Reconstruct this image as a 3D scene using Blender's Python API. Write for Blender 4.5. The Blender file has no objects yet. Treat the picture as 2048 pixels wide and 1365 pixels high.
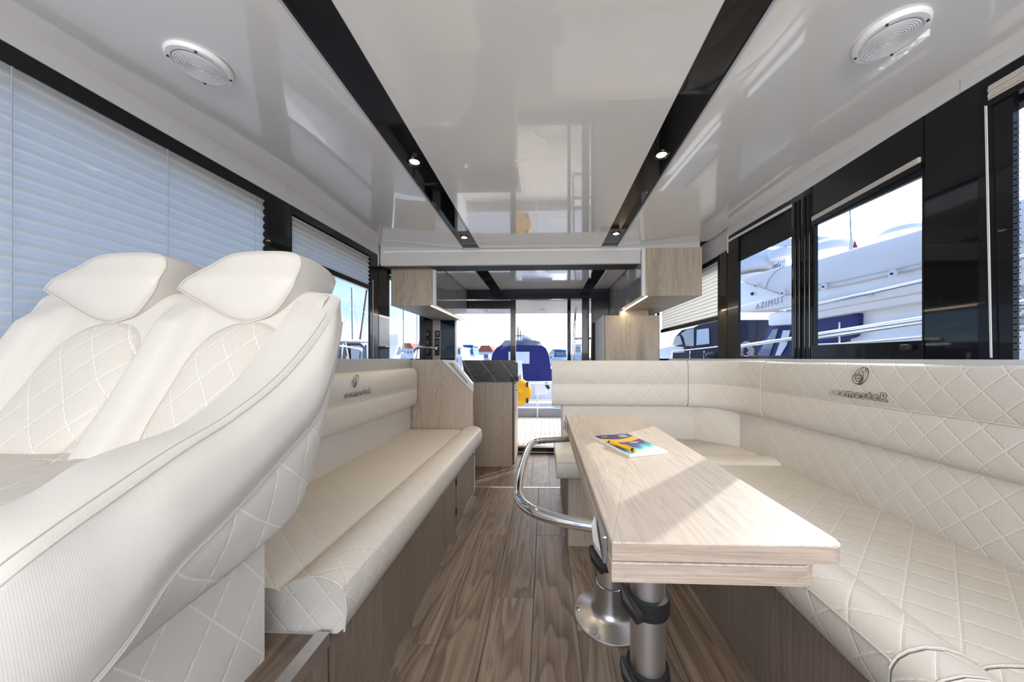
import bpy, bmesh, math, random
from math import sin, cos, pi, radians, sqrt
from mathutils import Vector, Matrix
random.seed(4)
S = bpy.context.scene
COL = S.collection
# ------------------------------------------------------------------ camera
ZC, F, TH, U0, V0 = 1.05, 635.0, 0.035, 1068.0, 717.0
cam_d = bpy.data.cameras.new('camera'); cam = bpy.data.objects.new('camera', cam_d); COL.objects.link(cam)
cam.location = (0, 0, ZC); cam.rotation_euler = (pi/2, 0, TH)
cam_d.sensor_width = 36; cam_d.lens = F/2048*36; cam_d.clip_start = 0.02; cam_d.clip_end = 500
cam_d.shift_x = -(U0-1024)/2048; cam_d.shift_y = (V0-682.5)/2048
S.camera = cam
# ------------------------------------------------------------------ world, sun, large lights, exposure
SUN_DIR = Vector((.73*cos(radians(30.5)), .68*cos(radians(30.5)), sin(radians(30.5)))).normalized()
w = bpy.data.worlds.new('world'); S.world = w; w.use_nodes = True
nt = w.node_tree; nt.nodes.clear()
def N(nt, t, **kw):
    n = nt.nodes.new(t)
    for k, v in kw.items():
        if k in n.inputs.keys() if isinstance(k, str) else False: n.inputs[k].default_value = v
        else: setattr(n, k, v)
    return n
def L(nt, a, b): nt.links.new(a, b)
def math_(nt, op, a, b=None, c=None, clamp=False):
    n = nt.nodes.new('ShaderNodeMath'); n.operation = op; n.use_clamp = clamp
    for i, x in enumerate((a, b, c)):
        if x is None: continue
        if isinstance(x, (int, float)): n.inputs[i].default_value = x
        else: nt.links.new(x, n.inputs[i])
    return n.outputs[0]
def mix_(nt, fac, a, b, blend='MIX'):
    n = nt.nodes.new('ShaderNodeMix'); n.data_type = 'RGBA'; n.blend_type = blend
    for i, x in ((0, fac), (6, a), (7, b)):
        if isinstance(x, (int, float)): n.inputs[i].default_value = x
        elif isinstance(x, (tuple, list)): n.inputs[i].default_value = (*x[:3], 1)
        else: nt.links.new(x, n.inputs[i])
    return n.outputs[2]
def ramp_(nt, fac, stops, interp='LINEAR'):
    n = nt.nodes.new('ShaderNodeValToRGB'); n.color_ramp.interpolation = interp
    e = n.color_ramp.elements
    while len(e) < len(stops): e.new(0.5)
    for i, (p, c) in enumerate(stops):
        e[i].position = p; e[i].color = (*c[:3], 1) if isinstance(c, (tuple, list)) else (c, c, c, 1)
    nt.links.new(fac, n.inputs[0]); return n.outputs[0]
tc = N(nt, 'ShaderNodeTexCoord')
sep = N(nt, 'ShaderNodeSeparateXYZ'); L(nt, tc.outputs['Generated'], sep.inputs[0])
elev = math_(nt, 'MAXIMUM', sep.outputs[2], 0.0)
sky = ramp_(nt, elev, [(0, (.42, .60, .78)), (.08, (.24, .46, .74)), (.22, (.055, .25, .60)), (.5, (.05, .20, .54)), (1, (.06, .20, .52))])
dot = N(nt, 'ShaderNodeVectorMath', operation='DOT_PRODUCT'); L(nt, tc.outputs['Generated'], dot.inputs[0]); dot.inputs[1].default_value = SUN_DIR
glow = math_(nt, 'POWER', math_(nt, 'MULTIPLY_ADD', dot.outputs['Value'], .5, .5, True), 6.0)
sky2 = mix_(nt, math_(nt, 'MULTIPLY', glow, 1.3, None, True), sky, (3.4, 3.4, 3.4))
mp = N(nt, 'ShaderNodeMapping'); mp.inputs['Scale'].default_value = (1.0, 1.0, 4.0); L(nt, tc.outputs['Generated'], mp.inputs[0])
nz = N(nt, 'ShaderNodeTexNoise', Scale=3.2, Detail=7.0, Roughness=.62); L(nt, mp.outputs[0], nz.inputs['Vector'])
band = ramp_(nt, sep.outputs[2], [(0, .75), (.08, .42), (.20, .08), (1, .0)])
cl = math_(nt, 'MULTIPLY', ramp_(nt, nz.outputs[0], [(.42, 0.), (.62, 1.)]), band)
sky3 = mix_(nt, cl, sky2, (1.15, 1.17, 1.2))
sky4 = mix_(nt, math_(nt, 'LESS_THAN', sep.outputs[2], -0.002), sky3, (.16, .2, .23))
bg = N(nt, 'ShaderNodeBackground', Strength=1.3); L(nt, sky4, bg.inputs[0])
wo = N(nt, 'ShaderNodeOutputWorld'); L(nt, bg.outputs[0], wo.inputs[0])
sd = bpy.data.lights.new('sun', 'SUN'); sun = bpy.data.objects.new('sun', sd); COL.objects.link(sun)
sd.energy = 2.1; sd.angle = radians(.55); sd.color = (1, .95, .88)
sun.rotation_euler = SUN_DIR.to_track_quat('Z', 'Y').to_euler()
ad = bpy.data.lights.new('cabin_fill_light', 'AREA'); al = bpy.data.objects.new('cabin_fill_light', ad); COL.objects.link(al)
ad.shape = 'RECTANGLE'; ad.size = 2.6; ad.size_y = 1.0; ad.energy = 62; ad.color = (1, .962, .91)
al.location = (0, -1.75, 1.68); al.rotation_euler = (radians(107), 0, 0)      # added fill lamp at the windscreen opening behind the camera, brightens the cabin
S.view_settings.view_transform = 'Standard'; S.view_settings.look = 'None'
S.view_settings.exposure = 0.54; S.view_settings.gamma = 1.0; S.view_settings.use_curve_mapping = False
try:
    S.cycles.max_bounces = 10; S.cycles.transparent_max_bounces = 16; S.cycles.diffuse_bounces = 5
    S.cycles.sample_clamp_indirect = 6.0; S.cycles.caustics_refractive = False
except Exception: pass

# ------------------------------------------------------------------ pixel -> point
_ct, _st = cos(TH), sin(TH)
def ray(u, v):
    a = (u-U0)/F; c = -(v-V0)/F
    return Vector((_ct*a-_st, _st*a+_ct, c))
def PX(u, v, X): d = ray(u, v); t = X/d.x; return Vector((X, d.y*t, ZC+d.z*t))
def PY(u, v, Y): d = ray(u, v); t = Y/d.y; return Vector((d.x*t, Y, ZC+d.z*t))
def PZ(u, v, z): d = ray(u, v); t = (z-ZC)/d.z; return Vector((d.x*t, d.y*t, z))
def PD(u, v, t): d = ray(u, v); return Vector((d.x*t, d.y*t, ZC+d.z*t))
def lerp(x, pts):
    if x <= pts[0][0]: return pts[0][1]
    for (a, b), (c, d) in zip(pts, pts[1:]):
        if x <= c: return b+(d-b)*(x-a)/(c-a)
    return pts[-1][1]

# ------------------------------------------------------------------ object helpers
ROOT = {}
def empty(name, loc=(0, 0, 0)):
    o = bpy.data.objects.new(name, None); COL.objects.link(o); o.location = loc; o.empty_display_size = .05
    ROOT[o.name] = Vector(loc); return o
def tag(o, label=None, cat=None, group=None, kind=None):
    if label: o['label'] = label
    if cat: o['category'] = cat
    if group: o['group'] = group
    if kind: o['kind'] = kind
    return o
def thing(name, loc, label, cat, group=None): return tag(empty(name, loc), label, cat, group)
def mk(name, bm, mat, parent=None, smooth=None, kind=None):
    """links a bmesh (world coordinates) as one mesh object"""
    me = bpy.data.meshes.new(name)
    off = ROOT.get(parent.name, Vector()) if parent else Vector()
    if off.length: bmesh.ops.translate(bm, verts=bm.verts, vec=-off)
    bm.normal_update(); bm.to_mesh(me); bm.free()
    for m in (mat if isinstance(mat, (list, tuple)) else [mat]): me.materials.append(m)
    o = bpy.data.objects.new(name, me); COL.objects.link(o)
    if smooth is not None:
        for p in me.polygons: p.use_smooth = True
        if smooth < 180: me.set_sharp_from_angle(angle=radians(smooth))
    if parent: o.parent = parent; ROOT[o.name] = off
    else: ROOT[o.name] = Vector()
    if kind: o['kind'] = kind
    return o
def new(): return bmesh.new()
def box(bm, x0, x1, y0, y1, z0, z1, bev=0, seg=2, mi=0):
    r = bmesh.ops.create_cube(bm, size=1)
    bmesh.ops.scale(bm, vec=(x1-x0, y1-y0, z1-z0), verts=r['verts'])
    bmesh.ops.translate(bm, vec=((x0+x1)/2, (y0+y1)/2, (z0+z1)/2), verts=r['verts'])
    if bev:
        es = list({e for v in r['verts'] for e in v.link_edges})
        bmesh.ops.bevel(bm, geom=es, offset=bev, segments=seg, affect='EDGES', profile=.5)
    if mi:
        for f in bm.faces: f.material_index = mi
    return bm
def B(*a, **k): return box(new(), *a, **k)
def prism(bm, pts, vec, bev=0):
    """pts: 3-D polygon, extruded by vec"""
    vec = Vector(vec); a = [bm.verts.new(Vector(p)) for p in pts]; b = [bm.verts.new(Vector(p)+vec) for p in pts]
    n = len(pts); fs = [bm.faces.new(a), bm.faces.new(b[::-1])]
    for i in range(n):
        j = (i+1) % n; fs.append(bm.faces.new((a[j], a[i], b[i], b[j])))
    bmesh.ops.recalc_face_normals(bm, faces=fs)
    if bev: bmesh.ops.bevel(bm, geom=list({e for f in fs for e in f.edges}), offset=bev, segments=2, affect='EDGES', profile=.5)
    return bm
def catmull(pts, n):
    P = [Vector(p) for p in pts]; P = [P[0]*2-P[1]]+P+[P[-1]*2-P[-2]]
    seg = len(P)-3; out = []
    for i in range(n):
        t = i/(n-1)*seg; k = min(int(t), seg-1); t -= k
        a, b, c, d = P[k:k+4]
        out.append(.5*((2*b)+(c-a)*t+(2*a-5*b+4*c-d)*t*t+(-a+3*b-3*c+d)*t**3))
    return out
def tube(bm, path, r, n=8, cap=True, closed=False):
    P = [Vector(p) for p in path]; rings = []; prev = None; m = len(P)
    for i, p in enumerate(P):
        t = ((P[(i+1) % m]-P[i-1]) if closed else (P[min(i+1, m-1)]-P[max(i-1, 0)])).normalized()
        if prev is None: u = t.orthogonal().normalized()
        else:
            u = prev-t*prev.dot(t); u.normalize()
        prev = u; v = t.cross(u); rr = r[i] if isinstance(r, (list, tuple)) else r
        rings.append([bm.verts.new(p+(u*cos(2*pi*k/n)+v*sin(2*pi*k/n))*rr) for k in range(n)])
    pr = list(zip(rings, rings[1:]))+([(rings[-1], rings[0])] if closed else [])
    for a, b in pr:
        for k in range(n): bm.faces.new((a[k], a[(k+1) % n], b[(k+1) % n], b[k]))
    if cap and not closed: bm.faces.new(rings[0][::-1]); bm.faces.new(rings[-1])
    return bm
def T(path, r, n=8, **k): return tube(new(), path, r, n, **k)
def lathe(bm, prof, c, n=32, axis='Z', cap=True):
    c = Vector(c); rings = []
    for r, h in prof:
        row = []
        for k in range(n):
            a = 2*pi*k/n
            p = {'Z': Vector((r*cos(a), r*sin(a), h)), 'X': Vector((h, r*cos(a), r*sin(a))), 'Y': Vector((r*cos(a), h, r*sin(a)))}[axis]
            row.append(bm.verts.new(c+p))
        rings.append(row)
    fs = []
    for a, b in zip(rings, rings[1:]):
        for k in range(n): fs.append(bm.faces.new((a[k], a[(k+1) % n], b[(k+1) % n], b[k])))
    if cap: fs += [bm.faces.new(rings[0][::-1]), bm.faces.new(rings[-1])]
    bmesh.ops.recalc_face_normals(bm, faces=fs); return bm
def LA(*a, **k): return lathe(new(), *a, **k)
def roundpoly(pts, r, n=5):
    """round the corners of a 2-D polygon; r may be a list"""
    out = []; m = len(pts)
    for i in range(m):
        p = Vector(pts[i]); a = Vector(pts[i-1]); b = Vector(pts[(i+1) % m]); rr = r[i] if isinstance(r, (list, tuple)) else r
        da = (a-p); db = (b-p); rr = min(rr, da.length*.48, db.length*.48)
        if rr < 1e-5: out.append(tuple(p)); continue
        p0 = p+da.normalized()*rr; p1 = p+db.normalized()*rr
        for k in range(n+1):
            t = k/n; out.append(tuple(p0*(1-t)**2+p*2*t*(1-t)+p1*t*t))
    return out
def sweep(prof, path, side=1, cap=True, closed_prof=True, u0=0):
    """cushion: 2-D profile (o, z) swept along a plan path; o is measured to the left of the path (side=1). UV in metres."""
    bm = new(); uv = bm.loops.layers.uv.new('UVMap'); P = [Vector(p) for p in path]; m = len(P)
    nrm = []
    for i in range(m):
        d0 = (P[i]-P[i-1]).normalized() if i > 0 else None; d1 = (P[i+1]-P[i]).normalized() if i < m-1 else None
        if d0 is None: d0 = d1
        if d1 is None: d1 = d0
        n0 = Vector((-d0.y, d0.x))*side; n1 = Vector((-d1.y, d1.x))*side
        nn = (n0+n1).normalized(); nrm.append(nn/max(.3, nn.dot(n0)))
    us = [u0]
    for a, b in zip(P, P[1:]): us.append(us[-1]+(b-a).length)
    q = len(prof); vs = [0]
    pp = prof+([prof[0]] if closed_prof else [])
    for a, b in zip(pp, pp[1:]): vs.append(vs[-1]+(Vector(b)-Vector(a)).length)
    rings = [[bm.verts.new((P[i].x+nrm[i].x*o, P[i].y+nrm[i].y*o, z)) for o, z in prof] for i in range(m)]
    fs = []
    for i in range(m-1):
        for j in range(q if closed_prof else q-1):
            k = (j+1) % q
            f = bm.faces.new((rings[i][j], rings[i+1][j], rings[i+1][k], rings[i][k])); fs.append(f)
            for lp, (uu, vv) in zip(f.loops, ((us[i], vs[j]), (us[i+1], vs[j]), (us[i+1], vs[j+1]), (us[i], vs[j+1]))): lp[uv].uv = (uu, vv)
    if cap and closed_prof:
        for ring in (rings[0], rings[-1]):
            f = bm.faces.new(ring); fs.append(f)
            for lp, (o, z) in zip(f.loops, prof): lp[uv].uv = (o, z)
    bmesh.ops.recalc_face_normals(bm, faces=fs)
    return bm
def subdiv_path(a, b, step=.05):
    a = Vector(a); b = Vector(b); n = max(1, int((b-a).length/step)); return [tuple(a.lerp(b, i/n)) for i in range(n+1)]
def grid(rows, uvs=None, flip=False):
    bm = new(); uv = bm.loops.layers.uv.new('UVMap')
    V = [[bm.verts.new(p) for p in r] for r in rows]
    for i in range(len(rows)-1):
        for j in range(len(rows[0])-1):
            q = [(i, j), (i, j+1), (i+1, j+1), (i+1, j)]
            if flip: q = q[::-1]
            try: f = bm.faces.new([V[a][b] for a, b in q])
            except ValueError: continue
            if uvs:
                for lp, (a, b) in zip(f.loops, q): lp[uv].uv = uvs[a][b]
    return bm
def text(name, body, loc, xdir, ydir, size, mat, parent=None, outline=0, extrude=.0006, shear=0, spacing=1.0, align='CENTER', offset=0):
    c = bpy.data.curves.new(name, 'FONT'); c.body = body; c.size = size; c.align_x = align; c.align_y = 'CENTER'; c.shear = shear; c.space_character = spacing
    if outline: c.fill_mode = 'NONE'; c.bevel_depth = outline; c.bevel_resolution = 1; c.resolution_u = 4
    else: c.extrude = extrude
    if offset: c.offset = offset
    o = bpy.data.objects.new(name, c); COL.objects.link(o)
    x = Vector(xdir).normalized(); y = Vector(ydir); y = (y-x*y.dot(x)).normalized(); z = x.cross(y)
    off = ROOT.get(parent.name, Vector()) if parent else Vector()
    M4 = Matrix((x, y, z)).transposed().to_4x4(); M4.translation = Vector(loc)-off; o.matrix_world = M4
    bpy.context.view_layer.update(); me = bpy.data.meshes.new_from_object(o.evaluated_get(bpy.context.evaluated_depsgraph_get()))
    me.materials.clear(); me.materials.append(mat); bpy.data.objects.remove(o); o = bpy.data.objects.new(name, me); COL.objects.link(o); o.matrix_world = M4
    if parent: o.parent = parent; ROOT[o.name] = off
    return o
def dup(o, parent=None, loc=None, label=None):
    c = o.copy(); COL.objects.link(c); ROOT[c.name] = ROOT.get(o.name, Vector())
    if parent is not None: c.parent = parent
    if loc is not None: c.location = loc
    if label: c['label'] = label
    for ch in list(o.children): dup(ch, c)
    return c

# ------------------------------------------------------------------ materials
MAT = {}
def mat(name, col, rough=.5, metal=0, coat=0, spec=.5, emit=None, estr=0, coat_rough=.03):
    m = bpy.data.materials.new(name); m.use_nodes = True; b = m.node_tree.nodes['Principled BSDF']
    b.inputs['Base Color'].default_value = (*col, 1); b.inputs['Roughness'].default_value = rough; b.inputs['Metallic'].default_value = metal
    b.inputs['Coat Weight'].default_value = coat; b.inputs['Coat Roughness'].default_value = coat_rough; b.inputs['Specular IOR Level'].default_value = spec
    if emit: b.inputs['Emission Color'].default_value = (*emit, 1); b.inputs['Emission Strength'].default_value = estr
    MAT[name] = m; return m
def bsdf(m): return m.node_tree.nodes['Principled BSDF']
def srgb(*c):
    return tuple(((x/255)/12.92 if x/255 <= .04045 else ((x/255+.055)/1.055)**2.4) for x in c)
def speckle(m, scale=40, amt=.06, bump=0, coord='Object', detail=3):
    """slight uneven tone and fine relief so no surface is a flat colour"""
    nt = m.node_tree; b = bsdf(m); t = N(nt, 'ShaderNodeTexCoord'); n = N(nt, 'ShaderNodeTexNoise', Scale=scale, Detail=detail); L(nt, t.outputs[coord], n.inputs['Vector'])
    c = tuple(b.inputs['Base Color'].default_value)[:3]
    L(nt, mix_(nt, n.outputs[0], tuple(x*(1-amt) for x in c), tuple(min(1, x*(1+amt)) for x in c)), b.inputs['Base Color'])
    if bump:
        bp = N(nt, 'ShaderNodeBump', Strength=bump, Distance=.002); L(nt, n.outputs[0], bp.inputs['Height']); L(nt, bp.outputs[0], b.inputs['Normal'])
    return m
mat('gelcoat', (.86, .855, .85), .16, coat=1.0, coat_rough=.015); speckle(MAT['gelcoat'], 1.2, .015)
mat('fascia', (.62, .62, .63), .35); speckle(MAT['fascia'], 2, .02)
mat('black_gloss', (.006, .006, .007), .06, coat=.6, spec=.1); speckle(MAT['black_gloss'], 3, .1)
mat('black_frame', (.008, .008, .010), .22, coat=.2, spec=.2); speckle(MAT['black_frame'], 20, .1)
mat('black_matt', (.012, .012, .013), .6); speckle(MAT['black_matt'], 60, .15, .1)
mat('door_gloss', (.34, .335, .33), .06, coat=1.0, coat_rough=.01); speckle(MAT['door_gloss'], 2, .02)
mat('white_edge', (.75, .76, .78), .35); speckle(MAT['white_edge'], 10, .02)
mat('grey_panel', (.42, .41, .40), .5); speckle(MAT['grey_panel'], 30, .05)
mat('chrome', (.78, .77, .75), .06, metal=1.0)
mat('brushed', (.72, .71, .70), .42, metal=1.0)
mat('alloy', (.62, .62, .63), .34, metal=1.0); speckle(MAT['alloy'], 80, .05)
mat('plastic_white', (.86, .87, .9), .35); speckle(MAT['plastic_white'], 20, .02)
mat('lamp_glow', (1, .9, .7), .4, emit=(1, .80, .48), estr=14)
mat('led_strip', (1, .9, .7), .4, emit=(1, .86, .62), estr=3.0)
mat('paper', (.85, .85, .86), .6); speckle(MAT['paper'], 100, .03)
mat('pen_yellow', (.93, .50, .01), .3, coat=.5); speckle(MAT['pen_yellow'], 40, .03)
mat('buoy_yellow', (.93, .47, .01), .5); speckle(MAT['buoy_yellow'], 12, .06)
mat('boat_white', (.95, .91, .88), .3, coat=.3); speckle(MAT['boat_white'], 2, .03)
mat('boat_cover', (.80, .755, .745), .8); speckle(MAT['boat_cover'], 1.5, .07, .3)
mat('navy_canvas', (.020, .024, .14), .8); speckle(MAT['navy_canvas'], 3, .25, .2)
mat('dark_canvas', (.018, .020, .045), .8); speckle(MAT['dark_canvas'], 3, .25, .2)
mat('blue_boat', (.03, .16, .50), .4); speckle(MAT['blue_boat'], 3, .1)
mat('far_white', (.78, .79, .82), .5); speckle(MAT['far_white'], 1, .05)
mat('red_roof', (.42, .11, .07), .8); speckle(MAT['red_roof'], 2, .2)
mat('red_stripe', (.35, .03, .03), .4); speckle(MAT['red_stripe'], 3, .1)
mat('mast_grey', (.35, .35, .37), .4, metal=.6); speckle(MAT['mast_grey'], 5, .1)
mat('mast_dark', (.10, .04, .04), .5); speckle(MAT['mast_dark'], 5, .1)
mat('clear_vinyl', (.15, .19, .26), .12, coat=.6); speckle(MAT['clear_vinyl'], 2, .25)
mat('dock_grey', (.36, .37, .40), .7); speckle(MAT['dock_grey'], 4, .15, .3)
mat('soffit', (.60, .56, .53), .4); speckle(MAT['soffit'], 3, .04)
mat('thread_black', (.012, .011, .01), .7); speckle(MAT['thread_black'], 200, .2)
mat('plinth_dark', (.03, .026, .023), .6); speckle(MAT['plinth_dark'], 20, .1)
MAT['gelcoat'].node_tree.nodes['Principled BSDF'].inputs['Coat IOR'].default_value = 1.8
mat('stone', (.05, .05, .052), .35, coat=.2)
mat('rope', (.5, .42, .40), .9); speckle(MAT['rope'], 60, .3, .4)
mat('trim_tan', (.55, .45, .36), .6); speckle(MAT['trim_tan'], 20, .05)
mat('socket_blue', (.05, .1, .6), .4, emit=(.1, .2, 1), estr=1.0)
# dark stone: thin pale veins
m = MAT['stone']; nt = m.node_tree; t = N(nt, 'ShaderNodeTexCoord'); mp = N(nt, 'ShaderNodeMapping'); mp.inputs['Rotation'].default_value = (0, radians(38), .3); mp.inputs['Scale'].default_value = (1, 1, .35)
L(nt, t.outputs['Object'], mp.inputs[0]); n1 = N(nt, 'ShaderNodeTexNoise', Scale=4.5, Detail=4.0); L(nt, mp.outputs[0], n1.inputs['Vector'])
sp_ = N(nt, 'ShaderNodeSeparateXYZ'); L(nt, t.outputs['Object'], sp_.inputs[0])
ln_ = math_(nt, 'ADD', math_(nt, 'MULTIPLY', sp_.outputs[0], 4.6), math_(nt, 'ADD', math_(nt, 'MULTIPLY', sp_.outputs[2], 3.6), math_(nt, 'MULTIPLY', n1.outputs[0], .55)))
vein = ramp_(nt, math_(nt, 'ABSOLUTE', math_(nt, 'SUBTRACT', math_(nt, 'FRACT', ln_), .5)), [(0, 1.), (.012, .8), (.028, 0.)])
n2 = N(nt, 'ShaderNodeTexNoise', Scale=14.0, Detail=5.0); L(nt, t.outputs['Object'], n2.inputs['Vector'])
L(nt, mix_(nt, math_(nt, 'MULTIPLY', vein, .55), ramp_(nt, n2.outputs[0], [(.3, (.035, .035, .037)), (.7, (.075, .075, .077))]), (.55, .54, .52)), bsdf(m).inputs['Base Color'])

def wood(name, dark, mid, light, axis='Y', rough=.5, knots=.5, scale=1.0, per_obj=False, rings=.35, bump=.12):
    m = bpy.data.materials.new(name); m.use_nodes = True; nt = m.node_tree; b = bsdf(m); MAT[name] = m
    t = N(nt, 'ShaderNodeTexCoord'); mp = N(nt, 'ShaderNodeMapping'); src = t.outputs['Object']
    if per_obj:
        oi = N(nt, 'ShaderNodeObjectInfo'); va = N(nt, 'ShaderNodeVectorMath', operation='MULTIPLY_ADD')
        cx = N(nt, 'ShaderNodeCombineXYZ')
        for i in range(3): L(nt, math_(nt, 'MULTIPLY', oi.outputs['Random'], (37.0, 91.0, 53.0)[i]), cx.inputs[i])
        L(nt, src, va.inputs[0]); va.inputs[1].default_value = (1, 1, 1); L(nt, cx.outputs[0], va.inputs[2]); src = va.outputs[0]
    sc = {'X': (1.0, 9, 9), 'Y': (9, 1.0, 9), 'Z': (9, 9, 1.0)}[axis]
    mp.inputs['Scale'].default_value = tuple(s*scale for s in sc); L(nt, src, mp.inputs[0])
    warp = N(nt, 'ShaderNodeTexNoise', Scale=1.1, Detail=3.0, Distortion=.6); L(nt, mp.outputs[0], warp.inputs['Vector'])
    # cathedral rings from the warped field
    ring = math_(nt, 'FRACT', math_(nt, 'MULTIPLY', warp.outputs[0], 15.0))
    ringc = ramp_(nt, ring, [(0, 0.), (.55, .75), (.85, 1.), (1, 0.)])
    mp2 = N(nt, 'ShaderNodeMapping'); mp2.inputs['Scale'].default_value = tuple(s*scale*(3 if s < 5 else 22) for s in sc); L(nt, src, mp2.inputs[0])
    fine = N(nt, 'ShaderNodeTexNoise', Scale=1.0, Detail=6.0, Roughness=.65); L(nt, mp2.outputs[0], fine.inputs['Vector'])
    big = N(nt, 'ShaderNodeTexNoise', Scale=.55, Detail=2.0); L(nt, mp.outputs[0], big.inputs['Vector'])
    f = math_(nt, 'ADD', math_(nt, 'MULTIPLY', fine.outputs[0], .62), math_(nt, 'ADD', math_(nt, 'MULTIPLY', ringc, rings*.45), math_(nt, 'MULTIPLY', big.outputs[0], .35)))
    if per_obj: f = math_(nt, 'ADD', f, math_(nt, 'MULTIPLY_ADD', oi.outputs['Random'], .12, -.06))
    c = ramp_(nt, f, [(.30, dark), (.56, mid), (.84, light)])
    vo = N(nt, 'ShaderNodeTexVoronoi', Scale=.42); L(nt, mp.outputs[0], vo.inputs['Vector'])
    kn = math_(nt, 'MULTIPLY', ramp_(nt, vo.outputs['Distance'], [(0, 1.), (.09, .75), (.20, 0.)]), math_(nt, 'MULTIPLY', knots, math_(nt, 'GREATER_THAN', fine.outputs[0], .36)))
    c2 = mix_(nt, kn, c, tuple(x*.35 for x in dark))
    L(nt, c2, b.inputs['Base Color']); b.inputs['Roughness'].default_value = rough
    bp = N(nt, 'ShaderNodeBump', Strength=bump, Distance=.002); L(nt, fine.outputs[0], bp.inputs['Height']); L(nt, bp.outputs[0], b.inputs['Normal'])
    return m
OAKD, OAKM, OAKL = (.25, .20, .155), (.47, .395, .315), (.58, .50, .41)
wood('oak_z', OAKD, OAKM, OAKL, 'Z', .5, .55, .8, rings=.25)
wood('oak_y', OAKD, OAKM, OAKL, 'Y', .5, .55, .8, rings=.25)
wood('oak_x', OAKD, OAKM, OAKL, 'X', .5, .3, .8, rings=.25)
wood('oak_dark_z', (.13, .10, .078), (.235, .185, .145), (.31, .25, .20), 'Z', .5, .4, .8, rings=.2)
wood('table_y', (.37, .305, .245), (.60, .52, .44), (.70, .625, .55), 'Y', .42, .5, .9, rings=.22)
wood('table_x', (.30, .225, .17), (.52, .42, .345), (.66, .57, .49), 'X', .5, .1, 1.3, rings=.12)
wood('floor_oak', (.050, .035, .026), (.165, .122, .092), (.30, .24, .185), 'Y', .42, .9, .50, per_obj=True, rings=.46)
wood('teak', (.55, .48, .40), (.72, .66, .58), (.82, .77, .70), 'X', .6, .0, 1.0, per_obj=True, rings=.1)

def vinyl(name, col, quilt=None, rib=0, rough=.42, stitch=(.86, .83, .76), rib_axis='u', rot=0):
    """cream upholstery; quilt=(width, height) of the stitched diamonds in metres of UV, rib = pitch of the fine weave"""
    m = bpy.data.materials.new(name); m.use_nodes = True; nt = m.node_tree; b = bsdf(m); MAT[name] = m
    t = N(nt, 'ShaderNodeTexCoord'); sp = N(nt, 'ShaderNodeSeparateXYZ')
    L(nt, t.outputs['UV'], sp.inputs[0]); u, v = sp.outputs[0], sp.outputs[1]
    n = N(nt, 'ShaderNodeTexNoise', Scale=5.0, Detail=3.0); L(nt, t.outputs['Object'], n.inputs['Vector'])
    c = mix_(nt, n.outputs[0], tuple(x*.965 for x in col), tuple(min(1, x*1.03) for x in col))
    h = math_(nt, 'MULTIPLY', n.outputs[0], .0)
    if quilt:
        W, H = quilt
        a = math_(nt, 'ADD', math_(nt, 'DIVIDE', u, W), math_(nt, 'DIVIDE', v, H)); d = math_(nt, 'SUBTRACT', math_(nt, 'DIVIDE', u, W), math_(nt, 'DIVIDE', v, H))
        da = math_(nt, 'ABSOLUTE', math_(nt, 'SUBTRACT', math_(nt, 'FRACT', a), .5)); dd = math_(nt, 'ABSOLUTE', math_(nt, 'SUBTRACT', math_(nt, 'FRACT', d), .5))
        mn = math_(nt, 'MINIMUM', math_(nt, 'SUBTRACT', .5, da), math_(nt, 'SUBTRACT', .5, dd))   # 0 on a seam, up to .5 mid-diamond
        pillow = ramp_(nt, mn, [(0, 0.), (.02, .45), (.07, .85), (.25, 1.)], 'EASE')
        line = math_(nt, 'LESS_THAN', mn, .017)
        dash = math_(nt, 'GREATER_THAN', math_(nt, 'FRACT', math_(nt, 'MULTIPLY', math_(nt, 'ADD', u, math_(nt, 'MULTIPLY', v, .37)), 1/.0055)), .32)
        c = mix_(nt, math_(nt, 'MULTIPLY', math_(nt, 'MULTIPLY', line, dash), .85), c, stitch)
        b1 = N(nt, 'ShaderNodeBump', Strength=.38, Distance=.004); L(nt, pillow, b1.inputs['Height'])
        nrm = b1.outputs[0]
    else: nrm = None
    L(nt, c, b.inputs['Base Color']); b.inputs['Roughness'].default_value = rough; b.inputs['Specular IOR Level'].default_value = .35
    if rib:
        s1 = math_(nt, 'SINE', math_(nt, 'MULTIPLY', u if rib_axis == 'u' else v, 2*pi/rib))
        s2 = math_(nt, 'SINE', math_(nt, 'MULTIPLY', v if rib_axis == 'u' else u, 2*pi/(rib*1.7)))
        b2 = N(nt, 'ShaderNodeBump', Strength=.09, Distance=.0006); L(nt, math_(nt, 'ADD', s1, math_(nt, 'MULTIPLY', s2, .4)), b2.inputs['Height'])
        if nrm: L(nt, nrm, b2.inputs['Normal'])
        nrm = b2.outputs[0]
    if nrm: L(nt, nrm, b.inputs['Normal'])
    return m
CREAM = (.66, .622, .565); HELM = (.615, .58, .53)
vinyl('sofa_quilt', CREAM, (.088, .105), .0035)
vinyl('sofa_quilt_big', CREAM, (.105, .125), .0035)
vinyl('sofa_plain', CREAM, None, .0035)
vinyl('helm_plain', HELM, None, .0022, .38)
vinyl('helm_smooth', HELM, None, .0030, .45, rib_axis='v')
vinyl('helm_quilt', (.60, .56, .50), (.085, .125), .0032)
vinyl('helm_quilt_side', HELM, (.105, .16), .0032)
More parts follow.
